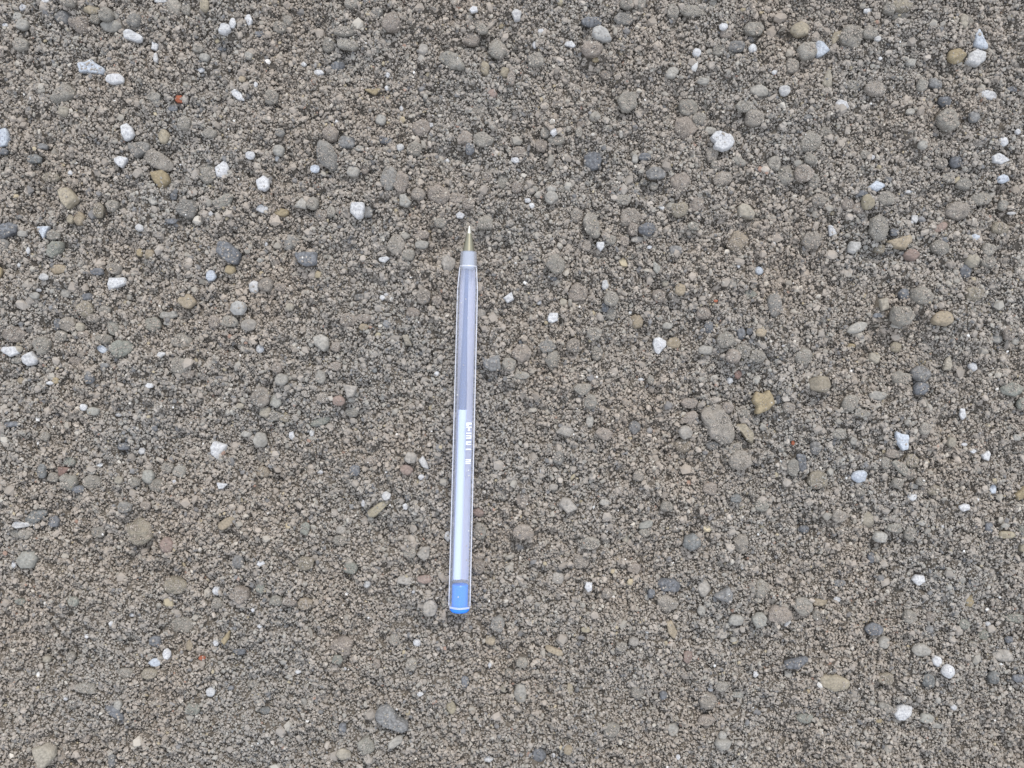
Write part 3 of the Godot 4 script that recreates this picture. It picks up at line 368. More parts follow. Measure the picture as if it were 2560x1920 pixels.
	["D",90.0,-19.8,2.6,3.5,0], ["YB",93.5,-19.3,4.0,3.1,0], ["LG",73.0,-12.9,5.5,3.5,0], ["B",82.7,-10.5,5.3,5.3,0], ["G",86.7,-12.3,5.7,5.3,0], ["G",92.2,-10.5,6.2,4.8,0],
	["BG",23.1,-14.5,5.3,5.3,0], ["G",31.2,-19.1,5.7,4.8,0], ["G",32.3,-11.8,4.4,5.7,0], ["GL",3.3,-3.3,6.2,3.1,0], ["W",85.8,-44.6,1.3,1.5,0], ["K",90.4,-34.3,5.3,3.3,0],
	["W",49.3,-1.7,2.2,1.5,0], ["G",52.6,-1.7,2.6,3.5,0], ["LG",59.2,-22.2,4.0,2.6,0], ["D",3.3,-15.8,1.8,1.8,0], ["D",15.8,-39.8,2.6,1.8,0], ["RR",77.0,-31.4,1.5,1.1,0],
	["GK",68.6,-59.8,4.0,3.1,0], ["D",145.3,-57.6,4.2,2.9,0], ["W",152.1,-61.5,1.3,1.3,0], ["D",131.7,-71.7,4.0,3.1,0], ["B",130.8,-66.4,4.8,4.0,0], ["B",126.6,-68.2,4.4,5.3,0],
	["GB",115.8,-69.5,5.3,4.4,0], ["D",164.4,-54.7,3.1,3.1,0], ["G",180.5,-51.0,5.3,4.8,0], ["G",180.5,-46.6,5.7,4.8,0], ["GY",140.0,-51.4,4.4,3.5,0], ["D",147.9,-33.8,4.4,4.2,0],
	["LG",144.9,-22.2,4.0,2.6,0], ["D",138.3,-25.9,4.0,2.2,0], ["LY",138.0,-9.9,4.4,4.4,0], ["YL",145.7,-14.0,4.0,4.0,0], ["L",184.5,-17.3,4.8,3.5,0], ["L",193.0,-16.5,3.3,3.5,0],
	["B",188.2,-19.3,4.4,5.7,0], ["W",102.2,-14.3,1.3,1.1,0], ["GL",187.1,-68.2,3.7,4.0,0], ["GY",185.8,-59.4,6.2,4.8,0], ["WL",190.4,-65.1,3.3,1.3,0], ["Y",129.0,-14.5,3.1,1.8,0],
	["W",150.6,-73.0,3.5,1.3,0], ["WL",-149.8,11.7,2.6,1.5,0], ["W",-127.1,36.7,1.3,1.3,0], ["GL",-126.2,33.2,5.1,4.8,0], ["G",-130.9,31.9,4.8,4.0,0], ["LK",-138.3,35.2,4.4,5.3,0],
	["G",-142.5,37.0,4.0,3.5,0], ["LY",-148.5,36.3,3.1,2.9,0], ["DK",-178.2,33.0,4.0,5.3,0], ["G",-174.9,35.6,4.4,4.0,0], ["D",-165.2,40.0,4.8,3.5,0], ["K",-168.7,29.5,4.4,3.5,0],
	["GD",-144.9,46.0,5.3,4.0,0], ["B",-138.6,46.0,4.0,3.5,0], ["G",-183.7,56.8,5.3,3.7,0], ["GL",-188.5,57.0,4.4,4.0,0], ["W",-189.2,68.6,1.8,2.6,0], ["LK",-158.1,10.3,4.8,3.1,0],
	["D",-188.7,15.2,5.7,2.6,0], ["D",-136.6,16.9,3.1,2.2,0], ["D",-148.2,23.8,4.4,3.5,0], ["G",-177.7,20.0,3.5,3.5,0], ["L",-101.4,19.1,4.4,2.4,0], ["LY",-103.6,8.4,3.1,2.2,0],
	["D",-174.4,52.4,4.0,5.3,0], ["G",-135.3,38.7,6.2,5.3,0], ["G",-157.5,56.3,5.3,4.4,0], ["LY",-93.8,10.6,4.4,4.4,0], ["G",-89.6,12.1,4.4,3.5,0], ["GY",-86.1,13.0,4.0,3.1,0],
	["BG",-71.4,5.3,4.4,4.0,0], ["GL",-60.8,10.6,5.3,4.0,0], ["K",-72.7,14.3,7.9,3.1,-20], ["W",-73.6,33.9,2.2,1.8,0], ["LB",-38.1,27.7,4.4,4.4,0], ["D",-59.7,32.8,4.8,4.0,0],
	["BY",-94.5,33.4,4.8,4.4,0], ["W",-56.6,45.5,1.8,2.6,0], ["B",-52.9,29.0,6.6,3.5,0], ["K",-78.2,54.8,3.5,4.8,0], ["LB",-65.2,55.7,4.4,3.5,0], ["G",-65.0,59.4,5.3,4.0,0],
	["G",-38.8,63.8,4.8,4.8,0], ["K",-60.8,69.5,5.5,4.2,0], ["GY",-78.0,67.8,6.2,5.3,0], ["G",-12.4,55.9,4.8,6.6,0], ["B",-12.6,69.5,4.8,5.7,0], ["GL",29.5,6.6,4.8,5.7,0],
	["B",67.3,7.3,6.2,4.0,0], ["B",34.8,18.9,6.6,4.4,20], ["LG",29.5,14.1,3.1,4.8,0], ["GB",47.3,34.5,4.0,4.0,0], ["LK",51.0,53.5,5.7,3.3,-20], ["G",50.6,56.5,4.4,3.1,0],
	["LY",43.6,59.2,2.9,3.5,0], ["G",29.5,59.8,6.6,4.8,0], ["G",58.5,46.2,4.8,4.0,0], ["GD",17.6,28.2,4.8,5.3,0], ["LB",15.8,39.2,3.5,2.6,0], ["W",11.0,33.0,1.1,1.8,0],
	["GD",76.1,23.3,4.8,3.5,0], ["G",84.5,23.8,4.8,3.1,0], ["B",81.4,8.8,4.4,4.0,0], ["G",88.0,11.0,4.0,3.5,0], ["GD",92.8,14.1,3.1,3.1,0], ["B",4.0,44.0,4.8,6.6,0],
	["BY",65.1,23.3,6.2,5.3,0], ["B",46.6,70.4,5.3,4.0,0], ["B",74.8,39.6,5.7,4.8,0], ["GK",95.0,46.2,5.3,4.8,0], ["DK",84.5,43.1,4.0,4.0,0], ["LG",35.2,44.9,4.0,2.6,0],
	["W",172.1,23.1,2.4,1.5,0], ["W",174.3,25.4,2.2,1.5,0], ["W",176.8,44.0,1.5,1.5,0], ["W",162.5,53.9,1.3,1.3,0], ["GL",106.1,31.7,4.4,6.6,0], ["G",131.7,11.0,6.2,3.1,0],
	["BG",104.6,8.8,4.8,4.0,0], ["D",101.1,5.9,2.0,4.0,0], ["GL",123.7,18.9,5.7,4.0,0], ["L",129.7,21.6,2.6,3.1,0], ["DG",114.9,24.2,4.8,4.8,0], ["GK",146.6,31.7,8.4,3.3,42],
	["G",141.3,29.9,3.1,4.8,0], ["GY",151.0,29.0,4.8,5.3,0], ["G",145.5,37.4,4.0,4.2,0], ["G",153.7,36.5,3.5,3.1,0], ["LG",152.1,38.7,3.1,2.2,0], ["GY",159.8,40.3,5.3,4.0,0],
	["G",131.9,40.9,3.5,3.1,0], ["GB",123.3,49.7,5.3,4.8,0], ["L",139.6,58.1,5.3,4.2,0], ["GK",144.9,54.6,5.7,3.5,0], ["G",150.6,56.3,4.4,5.3,0], ["L",186.4,53.5,3.1,1.8,0],
	["D",179.6,54.1,2.6,4.8,0], ["D",136.3,66.0,3.1,4.0,0], ["K",193.3,7.5,4.4,4.8,0], ["LG",138.3,4.4,6.6,3.5,0], ["LY",166.4,22.0,3.3,4.0,0], ["G",155.9,16.7,4.8,4.8,0],
	["B",144.9,26.4,6.6,3.5,0], ["L",191.3,20.2,3.1,2.6,0], ["RR",106.8,22.4,1.3,1.8,0], ["YK",193.9,62.0,3.1,4.0,0], ["K",193.7,55.9,3.1,4.8,0], ["D",111.4,55.4,3.5,3.5,0],
	["G",-112.4,83.6,4.4,4.4,0], ["D",-135.3,97.6,5.7,4.0,0], ["W",-144.1,87.5,2.0,1.5,0], ["RR",-117.4,103.8,2.6,1.8,0], ["D",-107.3,116.1,2.9,1.8,0], ["GY",-136.6,109.1,6.2,4.0,0],
	["G",-145.8,109.1,5.7,4.0,0], ["W",-150.7,90.2,2.0,1.8,0], ["W",-161.9,96.1,1.8,1.8,0], ["W",-169.4,119.4,1.8,1.5,0], ["WL",-171.3,143.8,1.5,1.8,0], ["D",-104.5,102.5,4.8,3.1,0],
	["K",-165.6,82.2,4.0,3.5,0], ["K",-120.3,122.3,5.3,4.4,0], ["LY",-177.5,105.1,3.1,2.6,0], ["YB",-122.5,99.4,2.6,4.0,0], ["B",-162.5,134.8,4.0,3.1,0], ["K",-186.7,82.7,4.0,2.6,0],
	["DL",-152.4,143.4,3.5,4.8,0], ["G",-99.2,115.2,4.8,3.1,0], ["L",-149.1,121.4,3.1,4.0,0], ["G",-168.3,103.8,3.5,3.5,0], ["W",-98.3,85.8,1.5,1.5,0], ["W",-37.3,78.7,1.3,1.3,0],
	["GD",-5.4,90.2,5.3,5.7,0], ["YB",-8.2,97.0,4.0,4.0,0], ["LB",-40.6,74.3,6.2,3.5,0], ["K",-65.9,103.8,4.0,3.5,0], ["GK",-89.2,81.8,4.8,4.0,0], ["K",-95.6,77.6,3.5,4.0,0],
	["B",-83.7,81.6,5.3,3.5,0], ["BY",-78.0,82.7,5.7,4.4,0], ["W",-81.5,109.7,2.2,1.8,0], ["L",-84.8,111.3,2.2,1.8,0], ["W",-63.2,107.8,1.3,1.3,0], ["W",-8.4,106.4,1.3,2.2,0],
	["W",-34.6,116.8,2.4,1.8,0], ["G",-38.1,106.2,4.4,4.8,0], ["G",-44.7,97.2,4.0,4.4,0], ["D",-17.7,112.2,3.5,4.0,0], ["D",-64.1,130.0,3.5,3.5,0], ["B",-61.7,113.9,2.6,4.0,0],
	["LG",-44.1,135.0,6.6,3.3,-35], ["LY",-3.4,116.1,2.2,3.1,0], ["G",-1.2,109.5,3.1,3.1,0], ["G",-25.6,82.5,2.6,4.0,0], ["B",-51.3,106.0,3.1,4.0,0], ["DK",-94.5,124.9,4.0,3.5,0],
	["W",-95.6,91.9,2.0,1.5,0], ["D",53.0,79.6,3.5,3.5,0], ["L",51.5,81.4,1.8,2.6,0], ["L",84.9,89.3,5.5,4.2,0], ["LG",72.2,86.2,3.1,4.0,0], ["G",48.0,117.4,5.3,4.8,0],
	["D",57.4,117.9,3.5,3.1,0], ["L",79.2,132.4,2.9,3.5,0], ["YL",22.0,116.3,2.4,4.4,0], ["LB",17.4,73.9,4.8,4.8,0], ["W",75.5,116.1,2.2,1.8,0], ["W",62.9,141.2,1.8,1.8,0],
	["W",32.3,142.1,1.3,1.3,0], ["W",15.8,140.8,1.5,1.5,0], ["G",3.7,105.3,4.4,4.0,0], ["YK",28.2,93.2,4.0,2.2,0], ["LB",46.2,97.6,4.0,3.5,0], ["G",41.4,99.4,4.4,3.5,0],
	["B",73.9,127.6,6.6,4.0,0], ["G",79.2,113.9,4.8,4.0,0], ["G",37.4,129.8,6.2,5.3,0], ["LK",86.2,118.3,4.8,2.6,0], ["YB",21.1,137.7,3.5,3.5,0], ["BG",36.1,79.2,4.0,4.0,0],
	["G",116.0,87.5,4.0,4.4,0], ["B",116.7,90.4,3.5,2.6,0], ["LG",140.9,97.9,4.4,4.8,0], ["DL",123.7,75.2,5.7,2.6,0], ["GL",141.8,122.7,5.7,3.3,20], ["LK",157.4,126.9,5.3,3.7,0],
	["GY",142.2,112.2,6.2,4.4,0], ["DK",182.7,111.3,4.8,4.8,0], ["D",190.6,110.8,4.0,3.5,0], ["YB",116.7,82.7,5.7,3.1,0], ["G",150.6,88.0,4.8,5.3,0], ["K",180.3,96.3,4.4,4.0,0],
	["W",167.3,122.5,2.2,2.2,0], ["W",182.3,91.9,2.4,1.8,0], ["L",161.1,119.6,2.2,2.6,0], ["L",131.2,136.4,2.2,1.8,0], ["K",111.0,126.5,6.2,4.0,0], ["L",169.9,73.9,2.6,2.6,0],
	["B",158.9,88.4,4.0,4.0,0], ["G",174.6,98.7,3.1,2.6,0], ["K",191.5,89.3,7.0,3.5,0], ["K",171.3,91.0,4.0,4.0,0], ["Y",139.6,128.0,2.6,2.2,0], ["DG",158.3,93.0,3.5,3.1,0],
	["L",161.6,129.8,4.4,2.2,0], ["D",189.3,97.4,3.5,2.6,0],
]

const TINT := {
	"W": Vector3(0.60, 0.60, 0.595), "L": Vector3(0.40, 0.385, 0.35), "G": Vector3(0.385, 0.36, 0.318), "B": Vector3(0.39, 0.342, 0.30),
	"K": Vector3(0.35, 0.352, 0.31), "D": Vector3(0.232, 0.238, 0.25), "Y": Vector3(0.375, 0.31, 0.205), "R": Vector3(0.285, 0.20, 0.172),
}
const OWN_TINT := {"WB": Vector3(0.51, 0.545, 0.585), "WD": Vector3(0.51, 0.545, 0.585), "WG": Vector3(0.52, 0.52, 0.51), "RR": Vector3(0.42, 0.15, 0.09)}
const GROUPS := {
	"white": "white limestone pebbles scattered over the sand", "pale": "pale grey and cream pebbles in the sand", "ochre": "yellow and ochre pebbles in the sand",
	"red": "reddish chips in the sand", "slate": "dark blue-grey stones in the sand", "grey": "grey gritty stones in the sand", "green_grey": "greenish grey pebbles in the sand",
	"brown": "brown gritty stones in the sand",
}

var rng := RandomNumberGenerator.new()
var swell := FastNoiseLite.new()
var lumps := FastNoiseLite.new()
var crumbs := FastNoiseLite.new()
var patch := FastNoiseLite.new()
var rough := FastNoiseLite.new()
var taken := {}
var plans: Array = []                   # outline of every stone: [x, z, radii, top half height, middle height, how much sand clings to it]
var cell_of := {}
var on_stone := false
var last_cuts: Array[Plane] = []
var stone_mats := {}


func numbered(called: String) -> String:
	var n: int = taken.get(called, 0)
	taken[called] = n + 1
	return called if n == 0 else "%s_%03d" % [called, n]


func tag(o: Node, label: String, category := "", group := "", kind := "") -> void:
	if label: o.set_meta("label", label)
	if category: o.set_meta("category", category)
	if group: o.set_meta("group", group)
	if kind: o.set_meta("kind", kind)


func noise(n: FastNoiseLite, seed_: int, type: int, frequency: float, octaves := 1) -> void:
	n.seed = seed_
	n.noise_type = type
	n.frequency = frequency
	n.fractal_type = FastNoiseLite.FRACTAL_FBM if octaves > 1 else FastNoiseLite.FRACTAL_NONE
	n.fractal_octaves = octaves


# the height of the sand, all lengths in metres
func pen_distance(x: float, z: float) -> float:
	var p := Vector2(x, z)
	return p.distance_to(Geometry2D.get_closest_point_to_segment(p, PEN_TIP, PEN_END))


func height(x: float, z: float) -> float:
	var mx := x * 1000.0
	var mz := z * 1000.0
	var h := swell.get_noise_2d(mx, mz) * 4.2 + lumps.get_noise_2d(mx, mz) * 2.7 + crumbs.get_noise_2d(mx, mz) * 1.7
	var d := pen_distance(x, z)
	if d < 0.012:
		h = lerpf(clampf(h, -1.9, -0.7), clampf(h, -2.5, 2.0) if d < 0.009 else h, smoothstep(0.0032, 0.009, d))
	# beyond the frame the ground evens out
	return h * 0.001 * (1.0 - 0.9 * smoothstep(0.3, 0.6, maxf(absf(x), absf(z))))


func tint_of(code: String) -> Vector3:
	if OWN_TINT.has(code): return OWN_TINT[code]
	var c: Vector3 = TINT[code[0]]
	if code.length() > 1:
		c = c.lerp(TINT[code[1]], 0.38)
	return c


# ---------------------------------------------------------------- textures
func speckle(size: int, seed_: int, base: float, coarse: float, fine: float, veins: float, as_height := false) -> ImageTexture:
	var a := FastNoiseLite.new()
	noise(a, seed_, FastNoiseLite.TYPE_SIMPLEX_SMOOTH, 5.0 / size, 3)
	var b := FastNoiseLite.new()
	noise(b, seed_ + 1, FastNoiseLite.TYPE_SIMPLEX_SMOOTH, 0.16, 2)
	var c := FastNoiseLite.new()
	noise(c, seed_ + 2, FastNoiseLite.TYPE_SIMPLEX_SMOOTH, 9.0 / size, 2)
	var im := Image.create(size, size, true, Image.FORMAT_RGB8)
	for y in size:
		for x in size:
			# fold the edges so that the texture repeats without a seam
			var u := absf(fposmod(x * 2.0, size * 2.0) - size)
			var w := absf(fposmod(y * 2.0, size * 2.0) - size)
			var v := base + a.get_noise_2d(u, w) * coarse + b.get_noise_2d(u, w) * fine
			var tilt := 0.0
			if veins > 0.0:
				var k := absf(c.get_noise_2d(u, w))
				var dark := smoothstep(0.09, 0.0, k) * veins
				v -= dark
				tilt = dark * 0.25
			var warm := 0.0 if as_height else b.get_noise_2d(w + 300.0, u) * 0.035
			im.set_pixel(x, y, Color(clampf(v + warm, 0, 1), clampf(v, 0, 1), clampf(v - warm + tilt, 0, 1)))
	im.generate_mipmaps()
	return ImageTexture.create_from_image(im)


func make_materials() -> void:
	var grit_height := speckle(192, 5, 0.5, 0.12, 0.5, 0.0, true)
	var fine_height := speckle(192, 15, 0.5, 0.3, 0.25, 0.0, true)
	var looks := {"gritty": speckle(192, 25, 0.84, 0.14, 0.42, 0.0), "smooth": speckle(192, 35, 0.88, 0.18, 0.12, 0.12), "chalky": speckle(192, 45, 0.93, 0.2, 0.12, 0.38), "slaty": speckle(192, 55, 0.82, 0.3, 0.3, 0.1)}
	for k in looks:
		var m := StandardMaterial3D.new()
		m.vertex_color_use_as_albedo = true
		m.albedo_texture = looks[k]
		m.uv1_triplanar = true
		m.uv1_world_triplanar = true
		m.uv1_scale = Vector3.ONE * (70.0 if k != "gritty" else 50.0)
		m.roughness = 0.95
		m.metallic_specular = 0.25
		m.heightmap_enabled = true
		m.heightmap_texture = grit_height if k in ["gritty", "slaty"] else fine_height
		m.heightmap_scale = 0.06 if k == "gritty" else 0.02
		stone_mats[k] = m


# ---------------------------------------------------------------- stones
func radii_of(w: float, h: float, turn: float, poly, rounding: int) -> PackedFloat32Array:
	# distance from the middle to the outline in 48 directions
	const N := 48
	var crisp := rounding == 0
	var r := PackedFloat32Array()
	r.resize(N)
	var pts: Array[Vector2] = []
	if poly != null:
		for i in range(0, poly.size(), 2):
			pts.append(Vector2(poly[i], poly[i + 1]) * 0.0001)
	else:
		var n := rng.randi_range(5, 6) if crisp else rng.randi_range(6, 9)
		var first := rng.randf() * TAU
		for i in n:
			var a := first + (i + rng.randf_range(-0.28, 0.28)) / n * TAU
			var far := rng.randf_range(0.98, 1.2)
			pts.append(Vector2(cos(a) * w * 0.5, sin(a) * h * 0.5).rotated(turn) * far)
	for k in N:
		var dir := Vector2.from_angle(k * TAU / N)
		var best := 0.0
		for i in pts.size():
			var hit = Geometry2D.segment_intersects_segment(Vector2.ZERO, dir * 1.0, pts[i], pts[(i + 1) % pts.size()])
			if hit != null:
				best = maxf(best, hit.length())
		r[k] = best if best > 0.0 else minf(w, h) * 0.4
	for pass_ in rounding:
		var s := r.duplicate()
		for k in N:
			r[k] = (s[(k + N - 1) % N] + s[k] * 2.0 + s[(k + 1) % N]) * 0.25
	return r


func stone_mesh(r: PackedFloat32Array, half: float, boxy: float, dents: float, cuts: int, color: Vector3, mottle: float) -> ArrayMesh:
	const N := 44
	const RINGS := 15
	var size := 0.0
	for v in r:
		size += v / r.size()
	var off := Vector3(rng.randf(), rng.randf(), rng.randf()) * 500.0
	var verts := PackedVector3Array()
	for i in RINGS + 1:
		var phi := PI * (0.5 - float(i) / RINGS)
		for k in N:
			var at := float(k) / N * r.size()
			var a := r[int(at) % r.size()]
			var b := r[(int(at) + 1) % r.size()]
			var far := lerpf(a, b, at - int(at)) * pow(maxf(cos(phi), 0.0), boxy)
			var th := k * TAU / N
			var p := Vector3(cos(th) * far, half * signf(sin(phi)) * pow(absf(sin(phi)), 0.8), sin(th) * far)
			verts.append(p)
	last_cuts = []
	for c in cuts:
		var n := Vector3(rng.randf_range(-1, 1), rng.randf_range(0.55, 1.6), rng.randf_range(-1, 1)).normalized()
		var reach := 0.0
		for v in verts:
			reach = maxf(reach, n.dot(v))
		var pl := Plane(n, reach * rng.randf_range(0.74, 0.92))
		last_cuts.append(pl)
		for i in verts.size():
			var over := pl.distance_to(verts[i])
			if over > 0.0:
				verts[i] -= Vector3(n.x * 0.35, n.y, n.z * 0.35) * over * 0.94
	for i in verts.size():
		var p := verts[i]
		var q := p / size * 1.6 + off
		var push := rough.get_noise_3dv(q * 10.0) * dents + rough.get_noise_3dv(q * 30.0) * dents * 0.6 + rough.get_noise_3dv(q * 85.0) * dents * 0.45
		verts[i] += p.normalized() * push * size * (0.35 + 0.65 * clampf(absf(p.y) / half, 0, 1))
	var idx := PackedInt32Array()
	for i in RINGS:
		for k in N:
			var a := i * N + k
			var b := i * N + (k + 1) % N
			if i > 0: idx.append_array([a, b + N, b])
			if i < RINGS - 1: idx.append_array([a, a + N, b + N])
	# one normal per vertex; the two poles share theirs
	var normals := PackedVector3Array()
	normals.resize(verts.size())
	for t in range(0, idx.size(), 3):
		var n := (verts[idx[t + 2]] - verts[idx[t]]).cross(verts[idx[t + 1]] - verts[idx[t]])
		for j in 3:
			normals[idx[t + j]] += n
	for k in N:
		normals[k] = Vector3.UP
		normals[RINGS * N + k] = Vector3.DOWN
	var colors := PackedColorArray()
	for v in verts.size():
		normals[v] = normals[v].normalized()
		var q := verts[v] / size * 1.3 + off
		var f := 1.0 + rough.get_noise_3dv(q * 7.0) * mottle
		colors.append(Color(color.x * f, color.y * f, color.z * f))
	var arrays := []
	arrays.resize(Mesh.ARRAY_MAX)
	arrays[Mesh.ARRAY_VERTEX] = verts
	arrays[Mesh.ARRAY_NORMAL] = normals
	arrays[Mesh.ARRAY_COLOR] = colors
	arrays[Mesh.ARRAY_INDEX] = idx
	var m := ArrayMesh.new()
	m.add_surface_from_arrays(Mesh.PRIMITIVE_TRIANGLES, arrays)
	return m


func remember(x: float, z: float, r: PackedFloat32Array, half: float, mid: float, dusty: float, cuts: Array[Plane]) -> void:
	var n := plans.size()
	plans.append([x, z, r, half, mid, dusty, cuts])
	var most := 0.0
	for v in r:
		most = maxf(most, v)
	for i in range(floori((x - most) * 500.0), floori((x + most) * 500.0) + 1):
		for k in range(floori((z - most) * 500.0), floori((z + most) * 500.0) + 1):
			var key := i * 4096 + k
			if not cell_of.has(key): cell_of[key] = PackedInt32Array([n])
			else: cell_of[key].append(n)


func dusty_of(code: String) -> float:
	match code[0]:
		"G": return 0.75 if not code.ends_with("L") else 0.3
		"B": return 0.75
		"K": return 0.45
		"D": return 0.22
		"L": return 0.1
		"Y": return 0.12
		"R": return 0.15
	return 0.015


func make_stone(row: Array) -> void:
	var code: String = row[1]
	var x: float = row[2] * 0.001
	var z: float = row[3] * 0.001
	var w: float = row[4] * 0.001
	var h: float = row[5] * 0.001
	var poly = row[8] if row.size() > 8 else null
	var c := code[0]
	var coated := c in ["G", "B", "K"]
	var sharp: bool = poly != null and not coated
	if c == "W" and not (row[7].contains("oval") or row[7].contains("egg") or row[7].contains("round")): sharp = true
	var r := radii_of(w * (1.04 if coated else 1.0), h * (1.04 if coated else 1.0), deg_to_rad(row[6]), poly, 0 if sharp else 1)
	var half := minf(w, h) * (rng.randf_range(0.30, 0.38) if sharp else rng.randf_range(0.36, 0.46))
	var color := tint_of(code) * rng.randf_range(0.92, 1.08)
	var cuts := rng.randi_range(1, 3) if coated else rng.randi_range(2, 4)
	if sharp: cuts = rng.randi_range(1, 2)
	var m := stone_mesh(r, half, rng.randf_range(0.24, 0.34) if sharp else rng.randf_range(0.42, 0.58), 0.2 if coated else 0.1, cuts, color, 0.12 if c == "W" else 0.22)
	m.surface_set_material(0, stone_mats["gritty" if coated else "chalky" if c == "W" else "slaty" if c == "D" else "smooth"])
	var o := MeshInstance3D.new()
	o.name = numbered(row[0])
	o.mesh = m
	var sunk := rng.randf_range(0.05, 0.3) if c in ["W", "Y"] else rng.randf_range(-0.05, 0.28)
	var mid := height(x, z) + half * sunk + 0.0003
	if sharp: mid += half * 0.28
	# the table gives places as seen from the camera; what stands higher lies a little nearer the middle
	var inwards := 1.0 - (mid + half * 0.2) / 0.34
	x *= inwards
	z *= inwards
	o.position = Vector3(x, mid, z)
	add_child(o, true)
	var kind: String = row[0]
	tag(o, row[7], "stone" if kind.ends_with("stone") else "pebble" if kind.ends_with("pebble") else "chip", GROUPS[kind.substr(0, kind.rfind("_"))])
	var label: String = row[7]
	remember(x, z, r, half, mid, 0.5 if label.contains("dirt patch on") or label.begins_with("white slab") else dusty_of(code), last_cuts)


# ---------------------------------------------------------------- loose sand
func grain_mesh(seed_: int, jitter: float) -> ArrayMesh:
	var g := RandomNumberGenerator.new()
	g.seed = seed_
	var t := (1.0 + sqrt(5.0)) / 2.0
	var v: Array[Vector3] = []
	for p in [Vector3(-1, t, 0), Vector3(1, t, 0), Vector3(-1, -t, 0), Vector3(1, -t, 0), Vector3(0, -1, t), Vector3(0, 1, t), Vector3(0, -1, -t), Vector3(0, 1, -t), Vector3(t, 0, -1), Vector3(t, 0, 1), Vector3(-t, 0, -1), Vector3(-t, 0, 1)]:
		v.append(p.normalized() * g.randf_range(1.0 - jitter, 1.0 + jitter) * 0.5)
	var st := SurfaceTool.new()
	st.begin(Mesh.PRIMITIVE_TRIANGLES)
	st.set_smooth_group(-1)
	for f in [Vector3i(0, 11, 5), Vector3i(0, 5, 1), Vector3i(0, 1, 7), Vector3i(0, 7, 10), Vector3i(0, 10, 11), Vector3i(1, 5, 9), Vector3i(5, 11, 4), Vector3i(11, 10, 2), Vector3i(10, 7, 6), Vector3i(7, 1, 8), Vector3i(3, 9, 4), Vector3i(3, 4, 2), Vector3i(3, 2, 6), Vector3i(3, 6, 8), Vector3i(3, 8, 9), Vector3i(4, 9, 5), Vector3i(2, 4, 11), Vector3i(6, 2, 10), Vector3i(8, 6, 7), Vector3i(9, 8, 1)]:
		st.add_vertex(v[f.x])
		st.add_vertex(v[f.z])
		st.add_vertex(v[f.y])
	st.generate_normals()
	return st.commit()


func grain_color() -> Color:
	var c: Vector3
	var k := rng.randf()
	if k < 0.76: c = Vector3(0.320, 0.287, 0.252)
	elif k < 0.92: c = Vector3(0.31, 0.29, 0.257)
	elif k < 0.965: c = Vector3(0.19, 0.185, 0.182)
	elif k < 0.989: c = Vector3(0.42, 0.39, 0.345)
	elif k < 0.9955: c = Vector3(0.37, 0.32, 0.23)
	elif k < 0.9985: c = Vector3(0.29, 0.20, 0.16)
	else: c = Vector3(0.66, 0.65, 0.63)
	c *= exp(rng.randfn(0.0, 0.11))
	return Color(minf(c.x, 0.8), minf(c.y, 0.8), minf(c.z, 0.8))


# a random place for a grain of this size: its height, or NAN where a clean stone lies; smaller grains cling to gritty stones
func rest_height(x: float, z: float, size: float) -> float:
	on_stone = false
	var y := height(x, z)
	var near = cell_of.get(floori(x * 500.0) * 4096 + floori(z * 500.0))
	if near == null:
		return y
	for n in near:
		var s: Array = plans[n]
		var dx: float = x - s[0]
		var dz: float = z - s[1]
		var r: PackedFloat32Array = s[2]
		var rho := sqrt(dx * dx + dz * dz) / r[int(fposmod(atan2(dz, dx), TAU) / TAU * r.size()) % r.size()]
		if rho < 1.02:
			if rho > 0.9 and rng.randf() < 0.4:
				continue
			if size > 0.0019 or rng.randf() > s[5]:
				return NAN
			on_stone = true
			var up: float = s[3] * pow(maxf(1.0 - pow(rho, 4.0), 0.0), 0.4)
			for pl in s[6]:
				up = minf(up, (pl.d - pl.normal.x * dx - pl.normal.z * dz) / pl.normal.y)
			y = maxf(y, s[4] + up)
	return y


